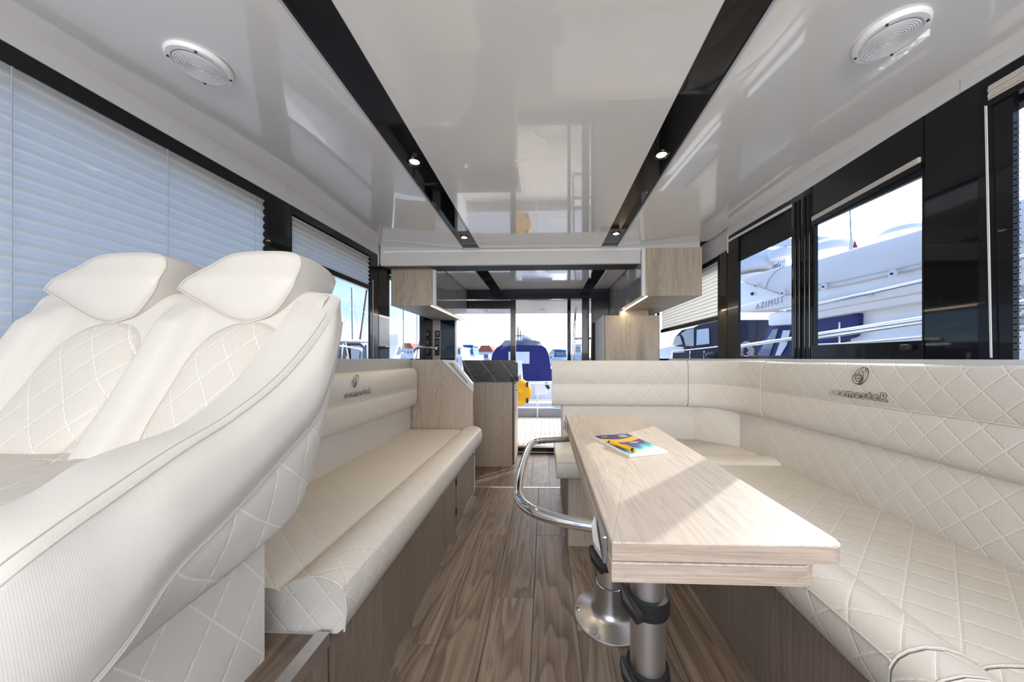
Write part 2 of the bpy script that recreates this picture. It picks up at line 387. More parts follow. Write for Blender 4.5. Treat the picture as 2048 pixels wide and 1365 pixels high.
# pleated blind fabric: lets daylight through
def blindmat(name, col, tr):
    m = bpy.data.materials.new(name); m.use_nodes = True; nt = m.node_tree; nt.nodes.clear(); MAT[name] = m
    t = N(nt, 'ShaderNodeTexCoord'); n = N(nt, 'ShaderNodeTexNoise', Scale=90.0, Detail=2.0); L(nt, t.outputs['Object'], n.inputs['Vector'])
    c = mix_(nt, n.outputs[0], tuple(x*.95 for x in col), col)
    d = N(nt, 'ShaderNodeBsdfDiffuse'); tr_ = N(nt, 'ShaderNodeBsdfTranslucent'); mx = N(nt, 'ShaderNodeMixShader'); mx.inputs[0].default_value = tr
    L(nt, c, d.inputs[0]); L(nt, c, tr_.inputs[0]); L(nt, d.outputs[0], mx.inputs[1]); L(nt, tr_.outputs[0], mx.inputs[2])
    o = N(nt, 'ShaderNodeOutputMaterial'); L(nt, mx.outputs[0], o.inputs[0]); return m
blindmat('pleat_fabric', (.97, .92, .86), .5)
blindmat('pleat_white', (.90, .86, .80), .35)
def glassmat(name, tint, refl=.9):
    m = bpy.data.materials.new(name); m.use_nodes = True; nt = m.node_tree; nt.nodes.clear(); MAT[name] = m
    tr_ = N(nt, 'ShaderNodeBsdfTransparent'); tr_.inputs[0].default_value = (*tint, 1)
    g = N(nt, 'ShaderNodeBsdfGlossy'); g.inputs['Roughness'].default_value = .0; fr = N(nt, 'ShaderNodeLayerWeight', Blend=.5); fr = math_(nt, 'MULTIPLY_ADD', math_(nt, 'POWER', fr.outputs['Facing'], 5.0), .96*refl, .035*refl)
    mx = N(nt, 'ShaderNodeMixShader'); L(nt, fr, mx.inputs[0]); L(nt, tr_.outputs[0], mx.inputs[1]); L(nt, g.outputs[0], mx.inputs[2])
    o = N(nt, 'ShaderNodeOutputMaterial'); L(nt, mx.outputs[0], o.inputs[0]); return m
glassmat('glass', (.93, .95, .97), .18); glassmat('smoked', (.10, .10, .10), .5)
# water
m = mat('water', (.03, .06, .08), .08); nt = m.node_tree; t = N(nt, 'ShaderNodeTexCoord'); n = N(nt, 'ShaderNodeTexNoise', Scale=1.5, Detail=4.0); L(nt, t.outputs['Object'], n.inputs['Vector'])
bp = N(nt, 'ShaderNodeBump', Strength=.4, Distance=.05); L(nt, n.outputs[0], bp.inputs['Height']); L(nt, bp.outputs[0], bsdf(m).inputs['Normal'])
# ================================================================== THE SETTING
XL, XR = -1.42, 1.36
YB = 4.0            # aft bulkhead
GZ = -.147          # galley floor
YF = -1.5           # windscreen end
YV = 2.69           # valance between saloon and galley
CZ = ZC+.93; GC = ZC+.86; SILL = ZC-.004
def st(o): o['kind'] = 'structure'; return o
def edge_pts(side):          # height of the saloon ceiling's outer edge
    return [(YF, .885), (.7, .893), (.9, .903), (1.3, .94), (1.62, .962), (YV, .966)] if side < 0 else [(YF, .88), (.9, .902), (1.6, .945), (2.37, .974), (YV, .976)]
def fas(side, Y):            # height of the fascia's lower edge
    p = [(YF, .80), (.84, .834), (1.6, .856), (2.61, .88)] if side < 0 else [(YF, .83), (.9, .855), (1.13, .874), (1.75, .878), (2.38, .907)]
    return ZC+lerp(Y, p)
# floor: one sub-floor, a plank per board
fl = st(mk('floor', B(XL-.05, XR+.05, YF, 2.58, -.16, -.014), MAT['plinth_dark']))
bw = .174; xs = [-.572+bw*i for i in range(9)]
rnd = random.Random(7)
def planks(parent, x0s, wdt, ya, yb, ztop, length, first, mat_, gap=.0007, th=.012):
    for i, x in enumerate(x0s):
        y = ya-first(i)
        while y < yb:
            a, b = max(y, ya), min(y+length, yb)
            if b-a > .02: mk('plank', B(x+gap, x+wdt-gap, a+gap, b-gap, ztop-th, ztop, .0012, 1), MAT[mat_], parent)
            y += length
planks(fl, xs, bw, YF, 2.572, 0, 1.25, lambda i: [1.1, .37, .86, .37, 1.02, .25, .7, .4, .1][i % 9], 'floor_oak')
mk('step_nosing', B(-.60, .13, 2.566, 2.582, -.03, .003, .002, 1), MAT['alloy'], fl)
mk('galley_floor', B(XL-.05, XR+.05, 2.58, YB+.06, GZ-.1, GZ-.013), MAT['plinth_dark'], fl)
planks(fl, [-.83+bw*i for i in range(9)], bw, 2.585, YB-.03, GZ, .95, lambda i: [.5, .2, .8, .35][i % 4], 'floor_oak')
# ceiling
ce = st(mk('ceiling', B(XL-.25, XR+.25, YF-.1, YB+.15, CZ+.09, CZ+.15), MAT['fascia']))
SLO, SLI, SRI, SRO = -.697, -.556, .468, .604
mk('panel', B(SLI, SRI, YF, YV, CZ, CZ+.02, .004), MAT['gelcoat'], ce)
for side, xi, xo in ((-1, SLO, XL), (1, SRO, XR)):
    bm = new(); ys = [YF, .3, .7, .9, 1.1, 1.3, 1.62, 2.0, 2.37, YV]
    lo = [[(xi, y, CZ), (xi+.25*(xo-xi), y, CZ+.25*(ZC+lerp(y, edge_pts(side))-CZ)), (xo, y, ZC+lerp(y, edge_pts(side)))] for y in ys]
    rows = [[(xi, y, CZ+.02)]+[(a, b, c) for a, b, c in r] for y, r in zip(ys, lo)]
    bm.free(); bm = grid(rows, flip=side > 0)
    mk('panel', bm, MAT['gelcoat'], ce, smooth=20)
    xe = xi+(-.012 if side < 0 else .012)
    mk('panel_edge', B(min(xi, xi-side*.004), max(xi, xi-side*.004), YF, YV, CZ-.001, CZ+.02), MAT['white_edge'], ce)
for a, b in ((SLO, SLI), (SRI, SRO)):
    mk('black_strip', B(a-.01, b+.01, YF, YV-.004, CZ+.013, CZ+.024), MAT['black_gloss'], ce)
# valance and galley ceiling
va = st(mk('trim_1', B(XL, XR-.07, YV, YV+.03, ZC+.797, CZ+.05, .003), MAT['fascia']))
mk('light_edge', B(XL+.03, XR-.08, YV-.010, YV, CZ-.024, CZ-.010), MAT['plastic_white'], va)
mk('soffit_gap', B(-1.0, .80, YV+.03, YV+.20, ZC+.80, ZC+.806), MAT['black_matt'], va)
GLO, GLI, GRI, GRO = -.695, -.563, .468, .60
for a, b in ((-1.02, GLO), (GLI, GRI), (GRO, .79)):
    mk('galley_panel', B(a, b, 2.92, YB-.03, GC, GC+.025, .003), MAT['gelcoat'], ce)
    mk('panel_edge', B(a, b, 2.912, 2.92, GC-.004, GC+.02), MAT['white_edge'], ce)
for a, b in ((GLO, GLI), (GRI, GRO)): mk('black_strip', B(a-.005, b+.005, 2.9, YB-.02, GC+.012, GC+.03), MAT['black_gloss'], ce)
mk('galley_backing', B(-.98, .79, YV+.03, YB, GC+.032, GC+.04), MAT['black_matt'], ce)
# side walls
def wall_strip(bm, side, y0, y1, zb, zt, d0=0.0, d1=.06):
    """vertical slab on the wall; zb, zt are functions or numbers"""
    X = XL if side < 0 else XR; a = X+side*d0; b = X+side*d1
    ys = [y0+(y1-y0)*i/6 for i in range(7)]
    g = lambda z, y: z(y) if callable(z) else z
    poly = [(a, y, g(zb, y)) for y in ys]+[(a, y, g(zt, y)) for y in reversed(ys)]
    return prism(bm, poly, (b-a, 0, 0))
def WS(*a, **k): return wall_strip(new(), *a, **k)
for side, nm in ((-1, 'left'), (1, 'right')):
    X = XL if side < 0 else XR; top = lambda y, s=side: ZC+lerp(y, edge_pts(s))+.04
    yb = 2.42 if side > 0 else 2.66
    wl = st(mk('wall_'+nm, WS(side, YF, YB+.05, -.16, SILL-.02, 0, .08), MAT['fascia']))
    f = lambda y, s=side: fas(s, y)
    seams = [YF, 1.09, yb] if side > 0 else [YF, 1.70, yb]
    for a, b in zip(seams, seams[1:]): mk('fascia', WS(side, a+.001, b-.001, f, top, 0, .035), MAT['fascia'], wl)
    mk('fascia', WS(side, yb, YB, ZC+.79, ZC+.99, .012, .05), MAT['fascia'], wl)
    mk('fascia_end', WS(side, yb-.006, yb+.001, ZC+.785, lambda y, s=side: fas(s, y)+.02, -.002, .04), MAT['white_edge'], wl)
    mk('upper_shell', WS(side, YF, YB, ZC+.76, CZ+.12, .05, .09), MAT['black_matt'], wl)
    # side deck sill under the windows
    sl = st(mk('trim_2' if side < 0 else 'trim_3', B(*((XL, -1.075) if side < 0 else (1.30, XR)), 1.06 if side < 0 else YF, 2.49 if side < 0 else 3.38, SILL-.13 if side < 0 else SILL-.10, SILL), MAT['fascia'] if side > 0 else MAT['grey_panel']))
def Yw(side, u): return PX(u, 700, XL if side < 0 else XR).y
# ---- windows
WN = [0]
def window(side, u0, u1, jl, jr, zb, ztop_drop, headrail=None, glass='glass', y0=None, y1=None):
    """u0..u1: extent in plan; jl/jr jamb widths in metres; zb bottom rail height; ztop_drop head depth under the fascia"""
    WN[0] += 1
    ya, yb = sorted((Yw(side, u0) if y0 is None else y0, Yw(side, u1) if y1 is None else y1))
    ft = lambda y: min(fas(side, y), ZC+.79 if y > (2.42 if side > 0 else 2.66) else 9)
    wd = st(empty('window_%d' % WN[0], (XL if side < 0 else XR, (ya+yb)/2, SILL)))
    mk('head_frame', WS(side, ya, yb, lambda y: ft(y)-ztop_drop, lambda y: ft(y)+.02, .004, .020), MAT['black_frame'], wd)
    mk('sill_frame', WS(side, ya, yb, SILL-.02, SILL+zb, .004, .020), MAT['black_frame'], wd)
    if jl: mk('jamb', WS(side, ya, ya+jl, SILL, ft, .003, .020), MAT['black_frame'], wd)
    if jr: mk('jamb', WS(side, yb-jr, yb, SILL, ft, .003, .020), MAT['black_frame'], wd)
    mk('pane', WS(side, ya+jl*.8, yb-jr*.8, SILL+zb-.01, lambda y: ft(y)-ztop_drop+.01, .010, .013), MAT[glass], wd)
    return wd, ya, yb
def pillar(side, u0, u1, n, y0=None, y1=None, proud=.004):
    ya, yb = sorted((Yw(side, u0) if y0 is None else y0, Yw(side, u1) if y1 is None else y1))
    ft = lambda y: min(fas(side, y), ZC+.79 if y > (2.42 if side > 0 else 2.66) else 9)
    return st(mk('trim_%d' % n, WS(side, ya, yb, SILL-.01, lambda y: ft(y)+.02, proud, .022), MAT['black_gloss']))
def pleats(name, side, ya, yb, zt, zb, pitch, amp, mat_, label, off=.016, cords=(), raked=0):
    """pleated blind: a zig-zag sheet hanging in the window, head rail, bottom rail and lift cords as parts"""
    X = XL if side < 0 else XR
    e = thing(name, (X+side*off, (ya+yb)/2, zb), label, 'blind', 'pleated window blinds')
    ztm = zt((ya+yb)/2) if callable(zt) else zt
    n = max(4, int((ztm-zb)/pitch*2)//2*2); rows = []
    for i in range(n+1):
        r = []
        for y in (ya, yb):
            z1 = zt(y) if callable(zt) else zt
            r.append((X+side*(off+(amp if i % 2 else -amp)), y, zb+(z1-zb)*i/n))
        rows.append(r)
    bm = grid(rows); mk('pleated_fabric', bm, MAT[mat_], e)
    if zb > SILL+.05:
        mk('bottom_rail', WS(side, ya, yb, zb-.035, zb, off-.014, off+.014), MAT['black_frame'], e)
    for y in cords:
        z1 = zt(y) if callable(zt) else zt
        mk('lift_cord', T([(X+side*(off-amp-.001), y, zb), (X+side*(off-amp-.001), y, z1)], .0011, 5), MAT['dock_grey'], e)
    return e
# left windows
w1, a, b = window(-1, 0, 540, .0, .02, .02, .05, y0=YF, y1=Yw(-1, 540))
pleats('pleated_blind', -1, YF, b-.012, lambda y: fas(-1, y)-.05, SILL+.01, .036, .0065, 'pleat_fabric', 'large pale blue grey pleated blind drawn fully down behind the helm seat', cords=(PX(30, 300, XL).y, PX(340, 400, XL).y, PX(513, 500, XL).y))
pillar(-1, 540, 584, 4)
w2, a, b = window(-1, 584, 758, .004, .13, .0, .045)
pleats('pleated_blind', -1, a+.006, b-.02, lambda y: fas(-1, y)-.055, ZC+.592, .028, .008, 'pleat_white', 'grey pleated blind drawn halfway down the window beside the left settee')
mk('cord_guide', T([PX(746, 560, XL+.0), PX(746, 716, XL+.0)], .002, 6), MAT['white_edge'], w2)
pillar(-1, 758, 779, 5, proud=.0)
w3, a, b = window(-1, 779, 849, .0, .02, .0, .02)
st(mk('trim_6', WS(-1, Yw(-1, 849), YB, SILL-.4, ZC+.80, .0, .06), MAT['black_frame']))
# right windows (numbered aft to forward)
w4, a, b = window(1, 1318, 1436, .01, .05, .0, .02, y0=Yw(1, 1436), y1=3.93)
pleats('pleated_blind', 1, a+.012, 3.8, ZC+.77, ZC+.335, .030, .009, 'pleat_white', 'white pleated blind half down in the aft window beside the fridge cabinet')
pillar(1, 1436, 1453, 7, proud=.0)
w5, a, b = window(1, 1453, 1584, .005, .14, .02, .05)
sh = thing('roller_shade', (XR+.02, (a+b)/2, ZC+.6), 'dark tinted shade band across the top of the window left of the mullion', 'shade', 'tinted window shades')
z5 = lambda y: PX(1480 if y > (a+b)/2 else 1583, 520 if y > (a+b)/2 else 470, XR).z
zA, zB = PX(1583, 472, XR), PX(1480, 521, XR)
mk('shade_cloth', WS(1, a, b-.1, lambda y: zA.z+(zB.z-zA.z)*(y-zA.y)/(zB.y-zA.y), lambda y: fas(1, y)-.03, .0145, .0165), MAT['black_matt'], sh)
mk('head_rail', WS(1, a, b-.01, lambda y: fas(1, y)-.045, lambda y: fas(1, y)-.03, -.004, .01), MAT['white_edge'], sh)
# mullion with bright rounded bars
mu = st(mk('trim_8', WS(1, Yw(1, 1624), Yw(1, 1583), SILL-.01, lambda y: fas(1, y), .0, .022), MAT['black_gloss']))
for u in (1590, 1598, 1609, 1618):
    y = Yw(1, u); mk('mullion_bar', T([(XR, y, SILL), (XR, y, fas(1, y)-.03)], .008, 8), MAT['black_gloss'], mu, smooth=60)
w6, a, b = window(1, 1624, 1846, .006, .012, .0, .05)
zA, zB = PX(1843, 352, XR), PX(1626, 452, XR)
top6 = lambda y: zA.z+(zB.z-zA.z)*(y-zA.y)/(zB.y-zA.y)
zC, zD = PX(1850, 681, XR), PX(1626, 692, XR)
mk('sash_rail', WS(1, a, b, SILL, lambda y: zC.z+(zD.z-zC.z)*(y-zC.y)/(zD.y-zC.y), .0, .05), MAT['black_frame'], w6)
mk('sash_rail', WS(1, a, b, top6, lambda y: fas(1, y), .002, .02), MAT['black_frame'], w6)
zE, zF = PX(1838, 318, XR), PX(1624, 437, XR)
sh2 = thing('blind_cassette', (XR, (a+b)/2, ZC+.78), 'folded pale blind under its black head rail above the big right window', 'blind', 'folded blinds')
rl = lambda y, d: zE.z+(zF.z-zE.z)*(y-zE.y)/(zF.y-zE.y)+d
mk('folded_fabric', WS(1, a+.008, b-.004, lambda y: rl(y, -.016), lambda y: rl(y, .004), -.006, .015), MAT['pleat_fabric'], sh2)
mk('head_rail', WS(1, a+.004, b, lambda y: rl(y, -.04), lambda y: rl(y, -.016), -.003, .016), MAT['black_frame'], sh2)
mk('window_catch', box(new(), XR-.02, XR, a+.03, a+.06, SILL+.035, SILL+.055, .004), MAT['black_matt'], w6)
pillar(1, 1846, 1954, 9)
w7, a, b = window(1, 1954, 2048, .0, .075, .0, .08, y0=YF, y1=Yw(1, 1954))
sh3 = thing('blind_cassette', (XR, (a+b)/2, ZC+.78), 'stack of folded pale pleats under the head frame at the far right edge', 'blind', 'folded blinds')
for k in range(5):
    mk('folded_pleat', WS(1, a, b-.028, lambda y: fas(1, y)-.075+.009*k, lambda y: fas(1, y)-.068+.009*k, -.004-.002*(k % 2), .02), MAT['pleat_fabric'], sh3)
mk('head_rail', WS(1, a, b-.03, lambda y: fas(1, y)-.095, lambda y: fas(1, y)-.075, -.004, .02), MAT['black_frame'], sh3)
for u0_, u1_ in ((1970, 1981), (1973, 1983.5)):
    mk('guide_cord', T([PX(u0_, 212, XR-.008), PX(u1_, 716, XR-.008)], .0013, 5), MAT['white_edge'], w7)
# dotted border of the glass
bm = new(); yj = PX(2009, 400, XR+.0095).y
rr = random.Random(2)
for i in range(74):
    for j in range(4):
        z = SILL+.02+i*.0092; y = yj-.004-j*.0078-(.0039 if i % 2 else 0); r = (.0042, .0036, .0029, .002)[j]
        vs = [bm.verts.new((XR+.0095, y+r*cos(pi/3*k), z+r*sin(pi/3*k))) for k in range(6)]; bm.faces.new(vs)
mk('dotted_border', bm, MAT['black_matt'], w7, kind='stuff')

# ---- aft bulkhead and sliding door
d1 = st(empty('door_1', (0, YB, GZ)))
bk = MAT['black_frame']
def px(u, y=YB): return PY(u, 700, y).x
def pz(v, u=1080, y=YB): return PY(u, v, y).z
mk('header', B(XL, XR, YB-.03, YB+.05, pz(599), GC+.04, .004), bk, d1)
mk('header_track', B(-1.1, .75, YB-.045, YB-.03, pz(592), pz(588)), MAT['black_gloss'], d1)
mk('left_surround', B(px(880), px(913), YB-.03, YB+.05, GZ, GC, .004), MAT['black_gloss'], d1)
mk('left_trim', B(px(911.5), px(914.5), YB-.035, YB-.02, GZ, pz(600)), MAT['white_edge'], d1)
mk('top_rail', B(px(914), px(1031), YB+.0, YB+.03, pz(617), pz(601)), bk, d1)
mk('stile', B(px(1021), px(1031.5), YB-.01, YB+.03, GZ, pz(600), .003), bk, d1)
mk('bottom_rail', B(px(914), px(1031), YB, YB+.03, GZ, GZ+.09), bk, d1)
mk('pane', B(px(914), px(1022), YB+.012, YB+.016, GZ+.08, pz(612)), MAT['glass'], d1)
mk('threshold', B(px(1031), px(1200), YB-.02, YB+.06, GZ-.05, pz(895), .004), bk, d1)
mk('threshold_edge', B(px(1031), px(1200), YB-.028, YB-.02, pz(905), pz(903)), MAT['alloy'], d1)
mk('door_post', T([PY(1138, 600, YB+.03), PY(1138, 900, YB+.03)], .022, 12), MAT['black_gloss'], d1, smooth=60)
mk('door_post', B(px(1164), px(1178.5), YB-.01, YB+.04, GZ, pz(599), .004), bk, d1)
mk('right_surround', B(px(1182.5), XR, YB-.02, YB+.05, GZ, GC, .004), bk, d1)
mk('side_pane', B(px(1141), px(1166), YB+.016, YB+.02, GZ, pz(600)), MAT['glass'], d1)
# bulkhead beside the door: grey panel with sockets on the left
wb = st(mk('wall_back', B(XL, px(882.5), YB-.035, YB+.05, GZ, GC), MAT['grey_panel']))
# ================================================================== FITTED FURNITURE
# ---- helm platform and left settee base
hp = thing('helm_platform', (XL, .0, 0), 'raised wood topped helm platform with alloy nosing in front of the left settee', 'platform')
mk('core', B(XL+.01, -.535, YF, .744, .0, .374), MAT['plinth_dark'], hp)
for i in range(5):
    x1 = -.545-.172*i; mk('plank', B(max(x1-.171, XL+.01), x1, YF, .743, .374, .388, .0012, 1), MAT['floor_oak'], hp)
mk('nosing', prism(new(), [(-.549, YF, .3885), (-.521, YF, .3885), (-.521, YF, .36), (-.517, YF, .36), (-.517, YF, .3925), (-.549, YF, .3925)], (0, .745-YF, 0)), MAT['alloy'], hp)
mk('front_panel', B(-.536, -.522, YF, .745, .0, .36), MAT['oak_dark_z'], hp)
def arcp(c, r, a0, a1, n=6):
    return [(c[0]+r*cos(radians(a0+(a1-a0)*i/n)), c[1]+r*sin(radians(a0+(a1-a0)*i/n))) for i in range(n+1)]
def seat_profile(depth, zb, zt, hump=.03, roll=.16):
    """front roll raised above the flat of the seat; o = 0 at the front face"""
    p = [(.02, zb), (.004, zb+.012), (-.004, zb+.05), (-.002, zt-.012), (.004, zt)]
    p += [(.012, zt+.010), (.03, zt+hump*.72), (.06, zt+hump), (.095, zt+hump*.93), (.125, zt+hump*.62), (roll-.008, zt+.004), (roll, zt-.008)]
    p += [(roll+.012, zt-.003), (roll+.04, zt), (depth-.02, zt), (depth, zt-.02), (depth, zb)]
    return p
LX = -.487
ls = thing('settee', (-.78, 1.63, 0), 'straight cream quilted settee along the left windows with wood plinth', 'settee')
bp_ = [(-.522, .755), (-.556, 2.47)]
bm = prism(new(), [(-.524, .757, 0), (-.556, 2.49, 0), (-1.40, 2.49, 0), (-1.40, .757, 0)], (0, 0, .372))
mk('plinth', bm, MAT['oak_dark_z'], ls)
# locker door in the plinth near the galley
def on_base(y): return -.524-.0187*(y-.757)-.0
mk('locker_door', prism(new(), [(on_base(1.93)+.004, 1.93, .03), (on_base(2.44)+.004, 2.44, .03), (on_base(2.44)+.004, 2.44, .355), (on_base(1.93)+.004, 1.93, .355)], (-.006, 0, 0)), MAT['oak_dark_z'], ls)
for z in (.11, .29): mk('hinge', B(on_base(1.925), on_base(1.925)+.006, 1.915, 1.935, z-.02, z+.02, .002), MAT['black_matt'], ls)
mk('latch', B(on_base(2.4), on_base(2.4)+.02, 2.39, 2.42, .315, .335, .004), MAT['chrome'], ls)
mk('plinth_trim', B(-.553, -.549, 1.96, 2.465, .006, .016), MAT['alloy'], ls)
mk('plinth_trim', B(-.552, -.548, 2.44, 2.465, .006, .30), MAT['alloy'], ls)
pathL = subdiv_path((LX, .757), (LX-.012, 2.485), .2)
sc_ = mk('seat_cushion', sweep(seat_profile(.585, .378, .487), pathL, side=1), MAT['sofa_quilt'], ls, smooth=50)
# stitched welt along the front edge and the near end
mk('welt', T([(LX-.0, .757, .489), (LX-.012, 2.485, .489)], .0022, 6), MAT['sofa_plain'], sc_)
prL = seat_profile(.585, .378, .487); mk('welt', T([(LX-o, .7555, z) for o, z in prL[4:15]], .0022, 6), MAT['sofa_plain'], sc_)
mk('welt', T([(LX-.001, .7555, .385), (LX+.004, .7555, .44), (LX-.002, .7555, .486)], .0022, 6), MAT['sofa_plain'], sc_)
mk('seat_board', B(-1.05, -.53, .747, .757, .372, .380), MAT['white_edge'], ls)
bprof = roundpoly([(0, .48), (.06, .48), (.06, .74), (.0, .74)], .004, 2)
mk('backrest', sweep(bprof, subdiv_path((-1.055, .757), (-1.068, 2.486), .2), side=1), MAT['sofa_quilt'], ls, smooth=40)
def bolster_profile(zb, zt, th=.09):
    return [(th, zb), (.035, zb), (.018, zb+.006), (.006, zb+.022), (.001, zb+.05), (0, zb+.09), (.0, (zb+zt)/2), (.002, (zb+zt)/2+.003), (.0, (zb+zt)/2+.006), (.0, zt-.06), (.004, zt-.03), (.014, zt-.010), (.03, zt), (th, zt)]
bo = mk('bolster', sweep(bolster_profile(.672, .972), subdiv_path((-1.0065, 1.06), (-1.014, 2.48), .2), side=1), MAT['sofa_quilt'], ls, smooth=50)
mk('welt', T([(-1.0055, 1.06, .822), (-1.012, 2.478, .822)], .0018, 6), MAT['sofa_plain'], bo)
mk('upstand', B(-1.40, -1.076, 1.06, 2.49, .37, .92), MAT['grey_panel'], ls)
# ---- emblem: outlined shell over outlined lettering
def emblem(parent, face_x, sgn, yc_text, z_text, yc_logo, z_logo, w_text, h_logo):
    """sgn = +1 when reading runs towards +Y (faces +X), -1 when it runs towards -Y"""
    X = face_x+sgn*.0012
    t = text('embroidered_lettering', 'seamasteR', (X, yc_text, z_text), (0, sgn, 0), (0, 0, 1), .047, MAT['thread_black'], parent, outline=.0008, shear=.16, spacing=1.28, offset=.0024)
    wdt = max(v.co.x for v in t.data.vertices)-min(v.co.x for v in t.data.vertices)
    t.data.transform(Matrix.Diagonal((w_text/wdt, w_text/wdt*.98, 1, 1)))
    # shell outline in a unit frame taken from the embroidery (x right, y up)
    oval = [(-.50, -.02), (-.44, .30), (-.20, .62), (.15, .86), (.50, .95), (.80, .86), (.92, .62), (.90, .25), (.70, -.25), (.35, -.70), (-.02, -.88), (-.30, -.80)]
    sp = [(.10*sqrt(k/26)*1.0*cos(-k*.42)*(1+k*.115)-.12, .10*sqrt(k/26)*sin(-k*.42)*(1+k*.115)-.30) for k in range(6, 40)]
    strokes = [catmull([(x, y, 0) for x, y in oval], 40)]
    strokes.append([Vector((x, y, 0)) for x, y in sp])
    strokes.append(catmull([(.50, .93, 0), (.22, .72, 0), (.05, .52, 0), (-.12, .30, 0), (-.42, .12, 0)], 12))
    strokes.append(catmull([(.90, .48, 0), (.55, .52, 0), (.28, .52, 0)], 6)); strokes.append(catmull([(.28, .52, 0), (.42, .2, 0), (.28, -.3, 0), (-.05, -.86, 0)], 12))
    strokes.append([Vector((.72+.1*cos(a*.6), .74+.1*sin(a*.6), 0)) for a in range(11)])
    strokes.append(catmull([(-.12, .30, 0), (.18, .12, 0), (.25, -.25, 0), (.05, -.66, 0), (-.30, -.80, 0)], 14))
    bm = new(); s = h_logo/1.83
    for q in strokes: tube(bm, [(X, yc_logo+sgn*p.x*s, z_logo+p.y*s) for p in q], .0009, 5)
    mk('embroidered_shell', bm, MAT['thread_black'], parent)
yA, yB_ = PX(688, 787, -1.008).y, PX(741, 787, -1.008).y
emblem(bo, -1.007, 1, (yA+yB_)/2, PX(714, 787, -1.008).z, PX(709, 763, -1.008).y, PX(709, 763, -1.008).z, abs(yB_-yA), .064)

# ---- wooden partition at the galley end of the left settee, with stainless slot handle
pa = thing('partition', (-1.0, 2.5, 0), 'oak partition panel with sloped top corner ending the left settee', 'partition')
Yp = 2.50
mk('panel', prism(new(), [(XL+.01, Yp, GZ), (-.575, Yp, GZ), PY(945, 778, Yp), PY(896, 720.5, Yp), (XL+.01, Yp, SILL-.002)], (0, .03, 0)), MAT['oak_z'], pa)
h = [PY(*p, Yp-.012) for p in ((884, 719.5), (907, 720.5), (944, 767), (944.5, 786))]
bm = new()
hp_o = [(883, 720), (907, 721), (944.5, 768), (944.5, 784)]
hp_i = [(897, 726.5), (905, 727), (936.5, 766), (934, 767.5)]
def ring_plate(bm, outer, inner, y, th):
    O = [PY(u, v, y) for u, v in outer]; I = [PY(u, v, y) for u, v in inner]; n = len(O); d = Vector((0, th, 0))
    o0 = [bm.verts.new(p) for p in O]; i0 = [bm.verts.new(p) for p in I]; o1 = [bm.verts.new(p+d) for p in O]; i1 = [bm.verts.new(p+d) for p in I]
    fs = []
    for k in range(n):
        j = (k+1) % n
        fs += [bm.faces.new((o0[k], o0[j], i0[j], i0[k])), bm.faces.new((o1[j], o1[k], i1[k], i1[j])), bm.faces.new((o0[j], o0[k], o1[k], o1[j])), bm.faces.new((i0[k], i0[j], i1[j], i1[k]))]
    bmesh.ops.recalc_face_normals(bm, faces=fs); return bm
mk('slot_handle', ring_plate(bm, hp_o, hp_i, Yp-.014, .05), MAT['brushed'], pa)

# ---- galley base cabinet, stone worktop, upstand
gb = thing('galley_cabinet', (-.6, 3.6, GZ), 'oak fronted galley base cabinet under the dark stone worktop', 'cabinet')
xl, xr, Yc = -.86, px(1025, 3.49), 3.49
ztc = PY(960, 764, Yc).z
mk('carcass', B(xl, xr, Yc, YB-.06, GZ+.0, ztc), MAT['oak_z'], gb)
mk('toe_kick', B(xl-.3, xr, Yc+.02, YB-.06, GZ, GZ+.01), MAT['plinth_dark'], gb)
mk('corner_post', B(xr, xr+.012, Yc+.004, Yc+.02, GZ+.02, ztc-.004), MAT['black_matt'], gb)
mk('door', B(xr+.003, xr+.022, Yc+.022, YB-.08, GZ+.03, ztc-.03, .002), MAT['oak_z'], gb)
mk('door_edge', B(xr+.012, xr+.026, Yc+.012, Yc+.022, GZ+.03, ztc-.02), MAT['trim_tan'], gb)
mk('knob', T([(xr+.026, Yc+.06, ztc-.10), (xr+.05, Yc+.06, ztc-.10)], .005, 8), MAT['chrome'], gb)
gl = thing('galley_units', (-1.15, 3.2, GZ), 'low side run of galley units along the left wall behind the partition', 'cabinet')
mk('carcass', B(XL+.01, xl-.005, Yp+.035, Yc-.04, GZ, ztc), MAT['oak_z'], gl)
for k in range(3): mk('door', B(xl-.004, xl+.012, 2.56+.3*k, 2.85+.3*k, GZ+.08, ztc-.01, .002), MAT['oak_z'], gl)
wt = thing('worktop', (-.8, 3.6, ztc), 'dark veined stone worktop with raised front upstand beside the door', 'worktop')
zt_ = PY(960, 754, Yc).z
x_r = px(1035.5, Yc-.02)
mk('slab', prism(new(), [(xl-.03, Yc+.03, ztc), (xl+.04, Yc-.02, ztc), (xr-.02, Yc-.02, ztc), (x_r, Yc+.05, ztc), (x_r, YB-.07, ztc), (XL+.01, YB-.07, ztc), (XL+.01, Yp+.035, ztc), (xl-.03, Yp+.035, ztc)], (0, 0, zt_-ztc)), MAT['stone'], wt)
pz_t = PY(960, 721, Yc+.02).z
mk('upstand', prism(new(), [(xl-.04, Yc+.03, zt_), (x_r-.004, Yc+.03, zt_), (x_r-.004, Yc+.03, pz_t-.035), (x_r-.05, Yc+.03, pz_t), (xl-.07, Yc+.03, pz_t)], (0, .035, 0)), MAT['stone'], wt)
fa = thing('faucet', (PD(824, 718, 3.2).x, 3.2, zt_), 'tall chrome swan neck galley tap in front of the left aft window', 'faucet')
fb = PD(824, 718, 3.2); 
mk('spout', T(catmull([(fb.x, 3.2, zt_), (fb.x, 3.2, ZC+.0), (fb.x, 3.2, ZC+.07), (fb.x+.03, 3.2, ZC+.105), (fb.x+.09, 3.2, ZC+.112), (fb.x+.205, 3.2, ZC+.108)], 24), .013, 10), MAT['chrome'], fa, smooth=60)
